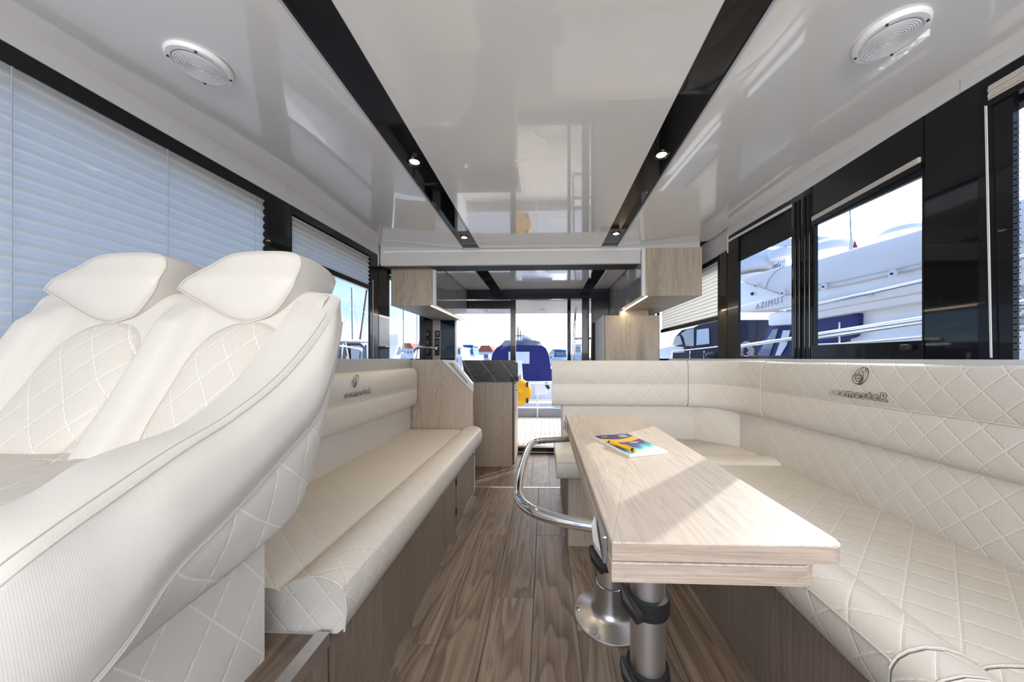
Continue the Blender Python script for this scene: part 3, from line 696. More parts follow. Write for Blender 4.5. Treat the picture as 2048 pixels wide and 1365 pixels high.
mk('spray_head', T([(fb.x+.19, 3.2, ZC+.109), (fb.x+.235, 3.2, ZC+.10)], .017, 10), MAT['chrome'], fa, smooth=60)
mk('base_ring', LA([(.03, 0), (.03, .02), (.016, .03)], (fb.x, 3.2, zt_), 16), MAT['chrome'], fa, smooth=60)
# ---- overhead cabinets
def overhead(name, x_in, x_out, y0, y1, z0, z1, label, ndoors, sgn):
    e = thing(name, ((x_in+x_out)/2, (y0+y1)/2, z0), label, 'cabinet', None)
    a, b = sorted((x_in+sgn*.03, x_out))
    mk('carcass', B(a, b, y0, y1, z0, z1), MAT['oak_z'], e)
    mk('end_edge', B(*sorted((x_in+sgn*.002, x_in+sgn*.03)), y0-.001, y0+.012, z0, z1), MAT['white_edge'], e)
    L_ = (y1-y0-.012)/ndoors
    for k in range(ndoors):
        mk('door', B(*sorted((x_in, x_in+sgn*.022)), y0+.014+L_*k+.0015, y0+.012+L_*(k+1)-.0015, z0+.004, z1-.012, .001, 1), MAT['door_gloss'], e)
    mk('light_strip', B(*sorted((x_in+sgn*.034, x_in+sgn*.052)), y0+.004, y1-.02, z0-.005, z0), MAT['led_strip'], e)
    return e
overhead('overhead_cabinet', -.985, XL+.02, 2.84, YB-.04, ZC+.478, GC+.004, 'oak ended overhead cabinet over the left galley with lit lower edge', 4, -1)
overhead('overhead_cabinet', .797, 1.288, 2.655, YB-.04, ZC+.515, CZ-.018, 'oak ended overhead cabinet on the right above the fridge cabinet', 4, 1)
for s_ in (-1, 1):
    l_ = bpy.data.lights.new('cabinet_led', 'AREA'); l_.shape = 'RECTANGLE'; l_.size = .02; l_.size_y = 1.0; l_.energy = 1.2; l_.color = (1, .84, .6)
    o = bpy.data.objects.new('cabinet_led', l_); COL.objects.link(o); o.location = (-1.03, 3.4, ZC+.468) if s_ < 0 else (.84, 3.3, ZC+.505)
# ---- tall fridge cabinet
fr = thing('fridge_cabinet', (.93, 3.7, GZ), 'oak fridge cabinet standing beside the aft door under the right overhead cabinet', 'cabinet')
zf = PY(1262, 631, 3.4).z; xfl = PY(1210, 680, 3.4).x; xfr = PY(1318.5, 680, 3.4).x
mk('end_panel', B(xfl, xfr, 3.4, 3.42, GZ, zf, .001, 1), MAT['oak_z'], fr)
mk('carcass', B(xfl, xfr, 3.42, 3.95, GZ, zf-.01), MAT['oak_z'], fr)
mk('door', B(xfl-.024, xfl-.004, 3.405, 3.94, GZ+.06, zf-.002, .002), MAT['grey_panel'], fr)
mk('top_spacer', B(xfl+.16, xfr-.1, 3.44, 3.9, zf-.012, ZC+.515), MAT['oak_z'], fr)
# ---- sockets on the bulkhead
so = []
for k, (u, v, hh, lb) in enumerate(((875, 668.5, .085, 'uppermost socket plate with blue lamp on the grey aft panel'), (874.5, 685.5, .105, 'middle black socket plate on the grey aft panel'), (874.5, 703, .105, 'lowest black socket plate on the grey aft panel'))):
    c = PY(u, v, YB-.036); e = thing('socket_plate', c, lb, 'socket', 'aft bulkhead sockets'); wd = .062
    mk('plate', B(c.x-wd/2, c.x+wd/2, c.y-.008, c.y, c.z-hh/2, c.z+hh/2, .003), MAT['black_matt'], e)
    mk('insert', B(c.x-wd*.3, c.x+wd*.3, c.y-.011, c.y-.008, c.z-hh*.3, c.z+hh*.3, .001), MAT['black_gloss'], e)
    if k == 0: mk('pilot_lamp', B(c.x+.004, c.x+.014, c.y-.013, c.y-.011, c.z+.004, c.z+.014), MAT['socket_blue'], e)

# ================================================================== RIGHT CORNER SETTEE
cs = thing('corner_settee', (1.0, 1.2, 0), 'L shaped cream quilted corner settee round the table on wood plinth', 'settee')
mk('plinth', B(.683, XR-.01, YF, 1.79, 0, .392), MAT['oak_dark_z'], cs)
mk('plinth', B(.13, XR-.01, 1.78, 2.565, 0, .392), MAT['oak_z'], cs)
mk('plinth_side', B(.122, .1305, 1.783, 2.562, 0, .385), MAT['oak_dark_z'], cs)
prR = seat_profile(.665, .395, .487)
s1 = mk('seat_cushion', sweep(prR, subdiv_path((.640, .612), (.640, 1.705), .2), side=-1), MAT['sofa_quilt_big'], cs, smooth=50)
mk('welt', T([(.640, .612, .489), (.640, 1.705, .489)], .0022, 6), MAT['sofa_plain'], s1)
mk('welt', T([(.640+o, .612, z) for o, z in prR[3:15]], .0016, 6), MAT['sofa_plain'], s1)
s2 = mk('seat_cushion', sweep(seat_profile(.55, .395, .487, .022), subdiv_path((.062, 1.71), (1.26, 1.71), .2), side=1), MAT['sofa_quilt'], cs, smooth=50)
mk('welt', T([(.062, 1.711, .489), (.64, 1.711, .489)], .002, 6), MAT['sofa_plain'], s2)
mk('welt', T([(.062, 1.711+o, z) for o, z in seat_profile(.55, .395, .487, .022)[3:15]], .002, 6), MAT['sofa_plain'], s2)
# short return cushions at the near end
s3 = mk('seat_cushion', sweep(seat_profile(.665, .395, .4855, .029, .158), subdiv_path((.640, .560), (.640, .607), .05), side=-1), MAT['sofa_quilt_big'], cs, smooth=50)
mk('welt', T([(.640+o, .560, z) for o, z in seat_profile(.665, .395, .4855, .029, .158)[1:12]], .0014, 6), MAT['sofa_plain'], s3)
s4 = mk('seat_cushion', sweep(seat_profile(.66, .395, .484, .028, .17), subdiv_path((.646, -.3), (.646, .556), .2), side=-1), MAT['sofa_quilt_big'], cs, smooth=50)
mk('welt', T([(.646+o, .556, z+.001) for o, z in seat_profile(.66, .395, .484, .028, .17)[1:15]], .0014, 6), MAT['sofa_plain'], s4)
bpath = subdiv_path((.124, 2.25), (1.03, 2.25), .2)+subdiv_path((1.03, 2.25), (1.235, 2.06), .3)[1:]+subdiv_path((1.235, 2.06), (1.272, -.3), .2)[1:]
mk('backrest', sweep(roundpoly([(0, .48), (.05, .48), (.05, .76), (.0, .76)], .004, 2), bpath, side=1), MAT['sofa_quilt'], cs, smooth=25)
b1 = mk('bolster', sweep(bolster_profile(.718, 1.034), subdiv_path((.048, 2.195), (.972, 2.195), .2), side=1), MAT['sofa_quilt_big'], cs, smooth=50)
b2 = mk('bolster', sweep(bolster_profile(.716, 1.034), [tuple(p.xy) for p in catmull([(.975, 2.195, 0), (1.06, 2.17, 0), (1.135, 2.09, 0), (1.185, 1.97, 0), (1.20, 1.815, 0)], 10)], side=1), MAT['sofa_quilt'], cs, smooth=50)
pL = [(1.205, 1.812), (1.248, -.3)]
b3 = mk('bolster', sweep(bolster_profile(.716, 1.03), subdiv_path(*pL, .2), side=1), MAT['sofa_quilt'], cs, smooth=50)
xb = lambda y: 1.205+(1.812-y)/(2.112)*.043
for bb, pp in ((b1, [(.05, 2.194, .876), (.97, 2.194, .876)]), (b3, [(xb(1.81)-.001, 1.81, .873), (xb(-.3)-.001, -.3, .873)])):
    mk('welt', T(pp, .0016, 6), MAT['sofa_plain'], bb)
mk('back_board', B(.115, 1.29, 2.30, 2.33, .39, 1.028), MAT['fascia'], cs)
mk('corner_board', prism(new(), [(1.12, 2.31, .39), (1.295, 2.31, .39), (1.295, 2.10, .39)], (0, 0, .638)), MAT['fascia'], cs)
ya_, yb_ = PX(1660, 790, 1.217).y, PX(1780, 790, 1.222).y
emblem(b3, xb((ya_+yb_)/2)-.0005, -1, (ya_+yb_)/2, PX(1720, 790, 1.22).z, PX(1722, 752, 1.22).y, PX(1722, 753, 1.22).z, abs(yb_-ya_), .068)

# ================================================================== DINING TABLE
tb = thing('dining_table', (.29, 1.15, 0), 'folding pale oak saloon table on two alloy pedestals', 'table')
ZT = ZC-.31
xt0, xt1, yt0, yt1 = .112, .500, .538, 1.765
def leaf(name, z0, z1, x1, y0, y1, r1, mats):
    pts = roundpoly([(xt0, y0), (x1, y0), (x1, y1-.05), (xt0, y1)], [.002, r1, .10, .004], 8)
    bm = prism(new(), [(x, y, z0) for x, y in pts], (0, 0, z1-z0))
    for f in bm.faces: f.material_index = 0 if abs(f.normal.z) > .5 else 1
    es = [e for e in bm.edges if len({f.material_index for f in e.link_faces}) == 2]
    bmesh.ops.bevel(bm, geom=es, offset=.002, segments=2, affect='EDGES')
    return mk(name, bm, mats, tb, smooth=35)
leaf('top_leaf', ZT-.031, ZT, xt1, yt0, yt1, .034, [MAT['table_y'], MAT['table_x']])
leaf('lower_leaf', ZT-.070, ZT-.036, .455, yt0+.003, yt1-.02, .03, [MAT['table_y'], MAT['table_x']])
for nm, (cx, cy), zc_ in (('pedestal', (.268, 1.31), .235), ('pedestal', (.318, 1.0), .30)):
    p = mk(nm, LA([(.052, .02), (.052, ZT-.07)], (cx, cy, 0), 36), MAT['brushed'], tb, smooth=60)
    if cy > 1.2: mk('base_flange', LA([(.150, 0), (.150, .006), (.146, .010), (.085, .020), (.070, .030), (.062, .050), (.059, .085), (.058, .135), (.0545, .137), (.0545, .12)], (cx, cy, 0), 48), MAT['alloy'], p, smooth=40)
    else: mk('foot_collar', LA([(.058, 0), (.060, .03), (.056, .045), (.052, .05)], (cx, cy, 0), 32), MAT['black_matt'], p, smooth=40)
    for k in range(6 if cy > 1.2 else 0):
        a = radians(20+60*k+ (35 if cy > 1.2 else 0)); mk('screw', LA([(.0062, .012), (.0062, .0155), (.003, .0165)], (cx+.133*cos(a), cy+.133*sin(a), 0), 8), MAT['chrome'], p)
    for z in ((zc_,) if cy > 1.2 else (zc_, .075)):
        k_ = mk('clamp_collar', LA([(.056, -.028), (.064, -.026), (.066, 0), (.064, .026), (.056, .028)], (cx, cy, z), 32), MAT['black_matt'], p, smooth=40)
        mk('clamp_lever', prism(new(), [(cx-.050, cy-.060, z-.035), (cx-.085, cy-.03, z+.0), (cx-.088, cy-.01, z+.03), (cx-.072, cy-.005, z+.03), (cx-.062, cy-.03, z+.012), (cx-.030, cy-.066, z-.02)], (0, 0, .024), .003), MAT['black_matt'], p)
    mk('top_plate', LA([(.11, ZT-.078), (.11, ZT-.0702)], (cx, cy, 0), 32), MAT['alloy'], p, smooth=40)
# stainless grab rail on the aisle side
zr = ZT-.088
rp = [PZ(1200, 1055, zr+.002), PZ(1120, 1041, zr), PZ(1066, 1023, zr), PZ(1040, 1000, zr), PZ(1037, 975, zr), PZ(1046, 930, zr), PZ(1058, 895, zr), PZ(1070, 884, zr), PZ(1095, 881, zr), PZ(1142, 878.5, zr)]
rail = catmull([p for p in rp], 48)
mk('grab_rail', T(rail, .0145, 14), MAT['chrome'], tb, smooth=70)
for p in (rp[0], rp[-1]): mk('rail_socket', B(p.x-.0, p.x+.10, p.y-.022, p.y+.022, zr-.018, ZT-.070, .004), MAT['alloy'], tb)
for yy in (.60, 1.62):
    l_ = mk('latch', B(xt0-.009, xt0, yy-.03, yy+.05, ZT-.058, ZT-.008, .003), MAT['alloy'], tb)
    mk('latch_lever', prism(new(), [(xt0-.009, yy-.025, ZT-.055), (xt0-.020, yy-.005, ZT-.045), (xt0-.020, yy+.02, ZT-.028), (xt0-.009, yy+.04, ZT-.02)], (-.003, 0, .016), .001), MAT['grey_panel'], l_)
# ---- notebook and pen on the table
nb = thing('notebook', PZ(1262, 893, ZT), 'navy notebook with orange band and beach photo cover lying on the table', 'notebook')
q = [PZ(1189, 877.5, ZT+.0005), PZ(1259.5, 915, ZT+.0005), PZ(1335.5, 908, ZT+.0005), PZ(1255, 872.5, ZT+.0005)]
for p in q: p.z = ZT+.0005
mk('pages', prism(new(), q, (0, 0, .0085)), MAT['paper'], nb)
m = bpy.data.materials.new('notebook_cover'); m.use_nodes = True; nt = m.node_tree; t = N(nt, 'ShaderNodeTexCoord'); sp = N(nt, 'ShaderNodeSeparateXYZ'); L(nt, t.outputs['UV'], sp.inputs[0])
n = N(nt, 'ShaderNodeTexNoise', Scale=5.0, Detail=5.0); L(nt, t.outputs['UV'], n.inputs['Vector'])
f = math_(nt, 'ADD', sp.outputs[1], math_(nt, 'MULTIPLY_ADD', n.outputs[0], .5, -.25)); f = math_(nt, 'ADD', f, math_(nt, 'MULTIPLY_ADD', sp.outputs[0], .22, -.11))
c = ramp_(nt, f, [(.0, (.020, .018, .075)), (.55, (.035, .028, .11)), (.68, (.05, .10, .32)), (.76, (.05, .55, .55)), (.84, (.35, .75, .66)), (.90, (.80, .80, .74)), (1, (.85, .84, .80))])
dv = math_(nt, 'ADD', math_(nt, 'SUBTRACT', sp.outputs[1], .27), math_(nt, 'MULTIPLY', math_(nt, 'SINE', math_(nt, 'MULTIPLY', sp.outputs[0], 3.4)), -.10))
c = mix_(nt, math_(nt, 'LESS_THAN', math_(nt, 'ABSOLUTE', dv), .085), c, (.93, .40, .02)); L(nt, c, bsdf(m).inputs['Base Color']); bsdf(m).inputs['Roughness'].default_value = .35
bm = new(); uvl = bm.loops.layers.uv.new('UVMap'); vs = [bm.verts.new(p+Vector((0, 0, .0088))) for p in q]; f_ = bm.faces.new(vs)
for lp, uvc in zip(f_.loops, ((0, 0), (0, 1), (1, 1), (1, 0))): lp[uvl].uv = uvc
r_ = bmesh.ops.extrude_face_region(bm, geom=[f_]); bmesh.ops.translate(bm, verts=[v for v in r_['geom'] if isinstance(v, bmesh.types.BMVert)], vec=(0, 0, .0006)); bmesh.ops.recalc_face_normals(bm, faces=bm.faces)
cv = mk('cover', bm, m, nb)
U = (q[3]-q[0]); V = (q[1]-q[0]); 
def nbp(a, b): p = q[0]+U*a+V*b; p.z = ZT+.0105; return p
for (a, b), body, size in (((.20, .10), 'bcd', .016), ((.66, .50), 'ego', .024)):
    text('cover_print', body, nbp(a, b), U, -V, size, MAT['paper'], cv, extrude=.0001)
bm = new()
for k in range(3):
    a = nbp(.62, .08+.045*k); tube(bm, [a, a+U*.22], .0007, 4)
mk('cover_rule', bm, MAT['paper'], cv, kind='stuff')
pe = thing('pen', PZ(1240, 889, ZT+.01), 'yellow ballpoint pen with black tip lying across the notebook', 'pen')
pa_, pb_ = PZ(1217, 883, ZT+.017), PZ(1270, 902, ZT+.017)
d = (pb_-pa_); 
mk('barrel', T([pa_+d*.10, pa_+d*.9], .0055, 12), MAT['pen_yellow'], pe, smooth=50)
mk('grip', T([pa_+d*.10, pa_+d*.32], .0066, 12), MAT['pen_yellow'], pe, smooth=50)
mk('tip', T([pa_+d*.10, pa_, pa_-d*.03], [.005, .002, .0008], 10), MAT['black_matt'], pe, smooth=50)
mk('collar', T([pa_+d*.9, pa_+d*.965], .0058, 12), MAT['black_matt'], pe, smooth=50)
mk('push_button', T([pa_+d*.965, pa_+d*1.02], .0048, 12), MAT['pen_yellow'], pe, smooth=50)
mk('clip', T([pa_+d*.93+Vector((0, 0, .006)), pa_+d*.60+Vector((0, 0, .0075))], .0013, 6), MAT['pen_yellow'], pe)

# ================================================================== CEILING SPEAKERS AND DOWNLIGHTS
for u, v, side, lb in ((401, 128, -1, 'round white ceiling speaker on the left above the big blind'), (1779, 71, 1, 'round white ceiling speaker on the right above the windows')):
    zz = CZ-.002; c = PZ(u, v, zz); ed = ZC+lerp(c.y, edge_pts(side))
    xi, xo = (SLO, XL) if side < 0 else (SRO, XR)
    zz = CZ+(ed-CZ)*(c.x-xi)/(xo-xi); c = PZ(u, v, zz)
    e = thing('ceiling_speaker', c, lb, 'speaker', 'ceiling speakers'); R_ = .0775
    mk('rim', LA([(R_, .002), (R_, -.008), (R_-.004, -.013), (R_-.014, -.014), (R_-.017, -.011), (R_-.018, .0)], c, 48, cap=False), MAT['plastic_white'], e, smooth=40)
    gr = mk('grille', LA([(R_-.0175, -.009), (.045, -.0135), (.02, -.0155), (.0005, -.016)], c, 40), MAT['plastic_white'], e, smooth=60)
    bm = new()
    for k in range(11): lathe(bm, [(.006+.005*k, -.0163+.0000125*(k*k)*.55), (.0075+.005*k, -.0172+.0000125*(k*k)*.55), (.009+.005*k, -.0163+.0000125*(k*k)*.55)], c, 40, cap=False)
    mk('grille_ridge', bm, MAT['plastic_white'], e, smooth=60, kind='stuff')
    for k in range(4):
        a = radians(40+90*k); mk('screw', LA([(.0032, -.0135), (.0032, -.016), (.001, -.0165)], (c.x+(R_-.009)*cos(a), c.y+(R_-.009)*sin(a), c.z), 8), MAT['black_matt'], e)
for u, v, lb in ((829, 323.5, 'lit warm downlight in the left black strip nearer the camera'), (1323, 309.5, 'lit warm downlight in the right black strip nearer the camera'), (928.5, 475, 'lit warm downlight in the left black strip near the galley'), (1232, 467.5, 'lit warm downlight in the right black strip near the galley')):
    zz = CZ+.013; c = PZ(u, v, zz); e = thing('downlight', c, lb, 'downlight', 'recessed ceiling downlights')
    mk('trim_ring', LA([(.036, 0), (.035, -.004), (.026, -.005), (.021, .001)], c, 28, cap=False), MAT['black_gloss'], e, smooth=50)
    mk('lamp', LA([(.0215, -.0015), (.0005, -.0022)], c, 20), MAT['lamp_glow'], e)
    l_ = bpy.data.lights.new('downlight_beam', 'SPOT'); l_.energy = 9; l_.color = (1, .78, .5); l_.spot_size = radians(95); l_.spot_blend = .6; l_.shadow_soft_size = .02
    o = bpy.data.objects.new('downlight_beam', l_); COL.objects.link(o); o.location = (c.x, c.y, c.z-.02)
# ================================================================== HELM SEAT (double, with wrap-round arm)
hs = thing('helm_bench', (-.98, .5, .388), 'double cream helm seat with two headrests and wrap round arm', 'seat')
def resample(pts, n):
    P = catmull(pts, 160); L_ = [0]
    for a, b in zip(P, P[1:]): L_.append(L_[-1]+(b-a).length)
    out = []; k = 0
    for i in range(n):
        d = L_[-1]*i/(n-1)
        while k < len(L_)-2 and L_[k+1] < d: k += 1
        t = (d-L_[k])/max(1e-9, L_[k+1]-L_[k]); out.append(P[k].lerp(P[k+1], min(1, t)))
    return out, L_[-1]
NS = 64
cT = [PD(*p) for p in ((-170, 1085, .30), (-60, 1036, .335), (60, 987, .385), (150, 930, .44), (232, 897, .50), (330, 866, .56), (400, 824, .61), (466, 766, .67), (526, 692, .745), (566, 640, .80), (598, 592, .87))]
cA = [PD(*p) for p in ((-200, 1310, .25), (-80, 1238, .272), (35, 1143, .30), (130, 1070, .333), (213, 1011, .37), (366, 903, .465), (472, 835, .56), (560, 765, .665), (620, 698, .76), (658, 643, .83), (680, 598, .885))]
cB = [PD(*p) for p in ((-120, 1740, .24), (60, 1520, .29), (190, 1372, .335), (263, 1281, .369), (355, 1143, .423), (462, 1033, .505), (586, 894, .655), (637, 832, .735), (663, 758, .80), (676, 700, .85), (684, 648, .90))]
cC = [PD(*p) for p in ((-120, 1770, .265), (40, 1560, .32), (130, 1430, .37), (240, 1322, .418), (330, 1245, .455), (416, 1178, .505), (497, 1113, .567), (586, 1029, .665), (616, 962, .73), (650, 830, .82), (672, 720, .89))]
rT, lT = resample(cT, NS); rA, lA = resample(cA, NS); rB, lB = resample(cB, NS); rC, lC = resample(cC, NS)
def strip(name, rows_ctrl, n, mat_, uvscale=1.0, sub=None, smooth=180, parent=hs):
    """rows_ctrl: list of cross-section curves; catmull across them"""
    rows = []; uvs = []; ul = 0
    for i in range(NS):
        cs_ = catmull([r[i] for r in rows_ctrl], n); rows.append(cs_)
        if i: ul += (cs_[n//2]-rows[i-1][n//2]).length
        vv = [0]
        for a, b in zip(cs_, cs_[1:]): vv.append(vv[-1]+(b-a).length)
        uvs.append([(ul, v) for v in vv])
    return mk(name, grid(rows, uvs), MAT[mat_], parent, smooth=smooth)
up = Vector((0, 0, 1)); rt = Vector((1, 0, 0))
def off(r, v): return [p+Vector(v) for p in r]
def mixr(a, b, t): return [p.lerp(q, t) for p, q in zip(a, b)]
bul = lambda r, amp, v: [p+Vector(v)*amp*(min(1, 4*(i/(NS-1))*(1-i/(NS-1))*1.3)) for i, p in enumerate(r)]
# inner wall drops into the seat well; taper to nothing at the top
inn = [p+Vector((-.012, .01, -.13*(1-i/(NS-1))-.012)) for i, p in enumerate(rT)]
strip('armrest_inner', [inn, [p+Vector((-.004, .002, -.04*(1-i/(NS-1))-.004)) for i, p in enumerate(rT)], rT], 6, 'helm_smooth')
strip('armrest_top', [off(rT, (0, 0, -.0)), off(mixr(rT, rA, .25), (0, -.004, .008)), off(mixr(rT, rA, .6), (0, -.005, .011)), off(mixr(rT, rA, .88), (0, -.002, .009)), off(rA, (-.001, 0, -.001))], 13, 'helm_smooth')
sideM = [bul(mixr(rA, rB, .3), .026, (1, -.5, .1)), bul(mixr(rA, rB, .65), .030, (1, -.5, 0)), bul(mixr(rA, rB, .9), .010, (1, -.4, 0))]
strip('side_panel', [rA, off(mixr(rA, rB, .04), (.003, -.002, 0))]+sideM+[off(rB, (-.004, .004, 0))], 20, 'helm_plain')
und = [p+Vector((-.16, .02, .065)) for p in rC]; und2 = [p+Vector((-.32, .05, .08)) for p in rC]
strip('quilted_side', [off(rB, (-.006, .004, -.002)), bul(mixr(rB, rC, .3), .006, (1, -.6, -.3)), bul(mixr(rB, rC, .75), .006, (1, -.4, -.5)), rC, off(rC, (-.02, .012, .004)), und, und2], 22, 'helm_quilt_side')
# piping and seam cords
sm = mk('seam_cord', T(off(rA, (.0005, -.001, .0)), .0016, 6), MAT['helm_plain'], hs)
mk('seam_cord', T(off(rB, (.002, -.003, .003)), .0028, 6), MAT['helm_plain'], hs)
mk('stitch_line', tube(tube(new(), off(mixr(rT, rA, .90), (0, -.003, .0085))[:-6], .0007, 4), off(mixr(rA, rB, .965), (.006, -.004, .003))[:-6], .0007, 4), MAT['helm_plain'], hs, kind='stuff')
# ---- backrest body: height field over (x, z)
XC = (-.768, -1.143); TOPB = [(-1.50, .186), (-1.345, .188), (-1.33, .19), (-1.03, .185), (-.965, .183), (-.66, .19), (-.60, .176), (-.56, .15)]
def base_d(z):          # depth of the raked back; z relative to the camera height
    t = max(0, min(1.15, (z+.21)/.40)); return .655+.215*(t-.12*t*t)
def back_d(x, z):
    d = base_d(z)
    for xd in (-.957, -1.335): d -= .040*math.exp(-((x-xd)/.048)**4)*max(0, min(1, (.155-z)/.06))
    d += .02*max(0, (x+.64)/.05)**2*0
    return d
nx, nz_ = 100, 50; rows = []; uvs = []
for j in range(nz_+6):
    r = []; uu = []
    for i in range(nx+1):
        x = -1.40+.81*i/nx; zt = lerp(x, TOPB)
        if j <= nz_:
            z = -.26+(zt+.26)*j/nz_; d = back_d(x, z); e = max(0, (j/nz_-.93)/.07); d += .016*e*e
        else:
            k = j-nz_; x = -1.40+(.81-(.012, .04, .09, .12, .14)[k-1])*i/nx; z = zt-(.004, .012, .05, .15, .30)[k-1]*1.0; d = back_d(x, zt)+.016+(.02, .05, .075, .085, .08)[k-1]
        r.append((x*1.0, d, ZC+z)); uu.append((x, j*.012))
    rows.append(r); uvs.append(uu)
mk('backrest', grid(rows, uvs, flip=False), MAT['helm_smooth'], hs, smooth=180)
# quilted inserts
def ins(a, xc, t):
    ca, sa = cos(a), sin(a); e = 2.3 if sa > 0 else 5.0; rr = (abs(ca)**e+abs(sa)**e)**(-1/e)
    return xc+.122*rr*ca*t+(.01*rr*sa*t if sa < 0 else 0), -.045+(.138 if sa > 0 else .185)*rr*sa*t
for xc in XC:
    bm_rows = []; uv_rows = []; cz = -.045; ax, az = .122, .150
    for k in range(15):
        t = k/13 if k <= 13 else 1.0
        r = []; uu = []
        for q in range(49):
            x, z = ins(2*pi*q/48, xc, t)
            d = back_d(x, z)-(.020*(1-t**5)+.002 if k <= 13 else -.010)
            r.append((x, d, ZC+z)); uu.append((x, z*1.25))
        bm_rows.append(r); uv_rows.append(uu)
    bm = grid(bm_rows, uv_rows, flip=True); bmesh.ops.remove_doubles(bm, verts=bm.verts, dist=1e-5)
    mk('back_insert', bm, MAT['helm_quilt'], hs, smooth=180)
    ring = []
    for q in range(72):
        x, z = ins(2*pi*q/72, xc, 1.008); ring.append((x, back_d(x, z)-.001, ZC+z))
    mk('piping', T(ring, .0014, 6, closed=True), MAT['helm_plain'], hs)
# headrests: front outline inflated, sides run back
HO = [(-.206, .184), (-.193, .203), (-.160, .232), (-.128, .253), (-.095, .271), (-.062, .281), (-.02, .285), (.035, .286), (.083, .283), (.110, .273), (.117, .245), (.113, .205), (.098, .170), (.058, .118), (.01, .098), (-.03, .098), (-.075, .112), (-.105, .128), (-.16, .158)]
for xc in XC:
    P0 = [p for p in catmull([(x, z, 0) for x, z in HO+[HO[0]]], 73)][:-1]
    cx, cz = -.03, .195; rows = []; uvs = []
    front = lambda z: base_d(z)-.012-.040*max(0, min(1, (z-.10)/.11))**1.0
    for k in range(10):
        t = k/9; r = []; uu = []
        for p in P0+[P0[0]]:
            x = cx+(p.x-cx)*t; z = cz+(p.y-cz)*t
            d = front(z)+.010*t**6-.006*(1-t*t); r.append((xc+x, d, ZC+z)); uu.append((x, z))
        rows.append(r); uvs.append(uu)
    for k, (dd, s_) in enumerate(((.004, 1.006), (.012, 1.012), (.05, 1.02), (.10, 1.0), (.135, .93), (.15, .80), (.155, .4))):
        r = []; uu = []
        for n_, p in enumerate(P0+[P0[0]]):
            x = cx+(p.x-cx)*s_+.10*dd; z = cz+(p.y-cz)*s_-(.10*dd if k > 2 else 0)
            zf_ = cz+(p.y-cz); r.append((xc+x, max(front(zf_)+.010+dd, .80+dd*.9), ZC+z)); uu.append((dd+.3, n_*.01))
        rows.append(r); uvs.append(uu)
    bm = grid(rows, uvs, flip=True); bmesh.ops.remove_doubles(bm, verts=bm.verts, dist=1e-5)
    h_ = mk('headrest', bm, MAT['helm_plain'], hs, smooth=180)
    ring = [(xc+p.x, front(p.y)+.0095, ZC+p.y) for p in P0]
    mk('piping', T(ring, .0016, 6, closed=True), MAT['helm_plain'], h_)
# seat pads
for x0, x1, y0 in ((-.99, -.655, .28), (-1.37, -1.0, .28)):
    pr = roundpoly([(0, -.335), (.395, -.335), (.395, -.205), (0, -.205)], [.02, .01, .02, .045], 6)
    rows = []; uvs = []
    nX, nY = 24, 30
    for j in range(nY+1):
        r = []; uu = []
        for i in range(nX+1):
            a, b_ = i/nX, j/nY; x = x0+(x1-x0)*a; y = y0+.405*b_
            edge = min(a, 1-a)*(x1-x0); fr_ = b_*.405
            z = -.207-.035*max(0, 1-edge/.03)**2-.06*max(0, 1-fr_/.06)**2+.012*sin(pi*a)*sin(pi*min(1, b_*1.1))
            r.append((x, y, ZC+z)); uu.append((x, y))
        rows.append(r); uvs.append(uu)
    rows = [[(p[0], p[1], ZC-.33) for p in rows[0]]]+rows; uvs = [[(p[0], p[1]-.1) for p in uvs[0]]]+uvs
    mk('seat_pad', grid(rows, uvs), MAT['helm_quilt'], hs, smooth=180)
# pedestal box under the seat, quilted sides
bm = sweep(roundpoly([(0, .388), (.68, .388), (.68, .80), (0, .80)], .006, 2), subdiv_path((-.612, .30), (-.612, .672), .05), side=1)
mk('pedestal', bm, MAT['helm_quilt_side'], hs, smooth=30)
# ================================================================== OUTSIDE
wa = st(mk('water', B(-120, 120, -60, 160, -1.9, -1.5), MAT['water']))
st(mk('hull_side', B(1.62, 1.78, -3, 6.3, -1.6, .62, .04), MAT['far_white'])); st(mk('hull_side', B(-1.84, -1.68, -3, 6.3, -1.6, .62, .04), MAT['far_white']))
# ---- cockpit of our own boat
CKZ = PY(1075, 892, YB+.08).z; CY = 6.05
cd_ = st(mk('cockpit_deck', B(-1.5, 1.45, YB+.06, CY, CKZ-.06, CKZ-.012), MAT['dock_grey']))
x = -1.48
while x < 1.4:
    mk('plank', B(x, x+.066, YB+.07, CY-.02, CKZ-.012, CKZ, .002, 1), MAT['teak'], cd_); x += .0705
for yy in (4.75, 5.4): mk('hatch_joint', B(-1.2, 1.2, yy, yy+.012, CKZ-.001, CKZ+.002), MAT['dock_grey'], cd_)
SFZ = ZC+.745
cs2 = st(mk('cockpit_roof', B(-1.75, 1.7, YB+.05, PY(1050, 628, 5.32).y, SFZ, SFZ+.12, .02), MAT['soffit']))
mk('roof_panel', B(-.2, 1.3, YB+.1, 5.1, SFZ-.006, SFZ+.002, .003), MAT['soffit'], cs2)
for u, v, lb in ((972, 621.5, 'unlit downlight in the cockpit roof seen through the left door pane'), (1085, 619, 'unlit downlight in the cockpit roof above the open doorway')):
    c = PZ(u, v, SFZ-.004); e = thing('cockpit_downlight', c, lb, 'downlight', 'cockpit roof downlights')
    mk('rim', LA([(.05, .002), (.048, -.006), (.036, -.006)], c, 20, cap=False), MAT['chrome'], e); mk('lens', LA([(.037, -.004), (.001, -.005)], c, 20), MAT['plastic_white'], e)
for side in (-1, 1): st(mk('cockpit_side', B(*((-1.62, -1.5) if side < 0 else (1.45, 1.57)), YB+.06, CY, CKZ-.5, CKZ+.62, .02), MAT['far_white']))
tr = st(mk('transom', B(-1.5, 1.45, CY, CY+.1, CKZ-.6, PY(1075, 817, CY).z, .01), MAT['dock_grey']))
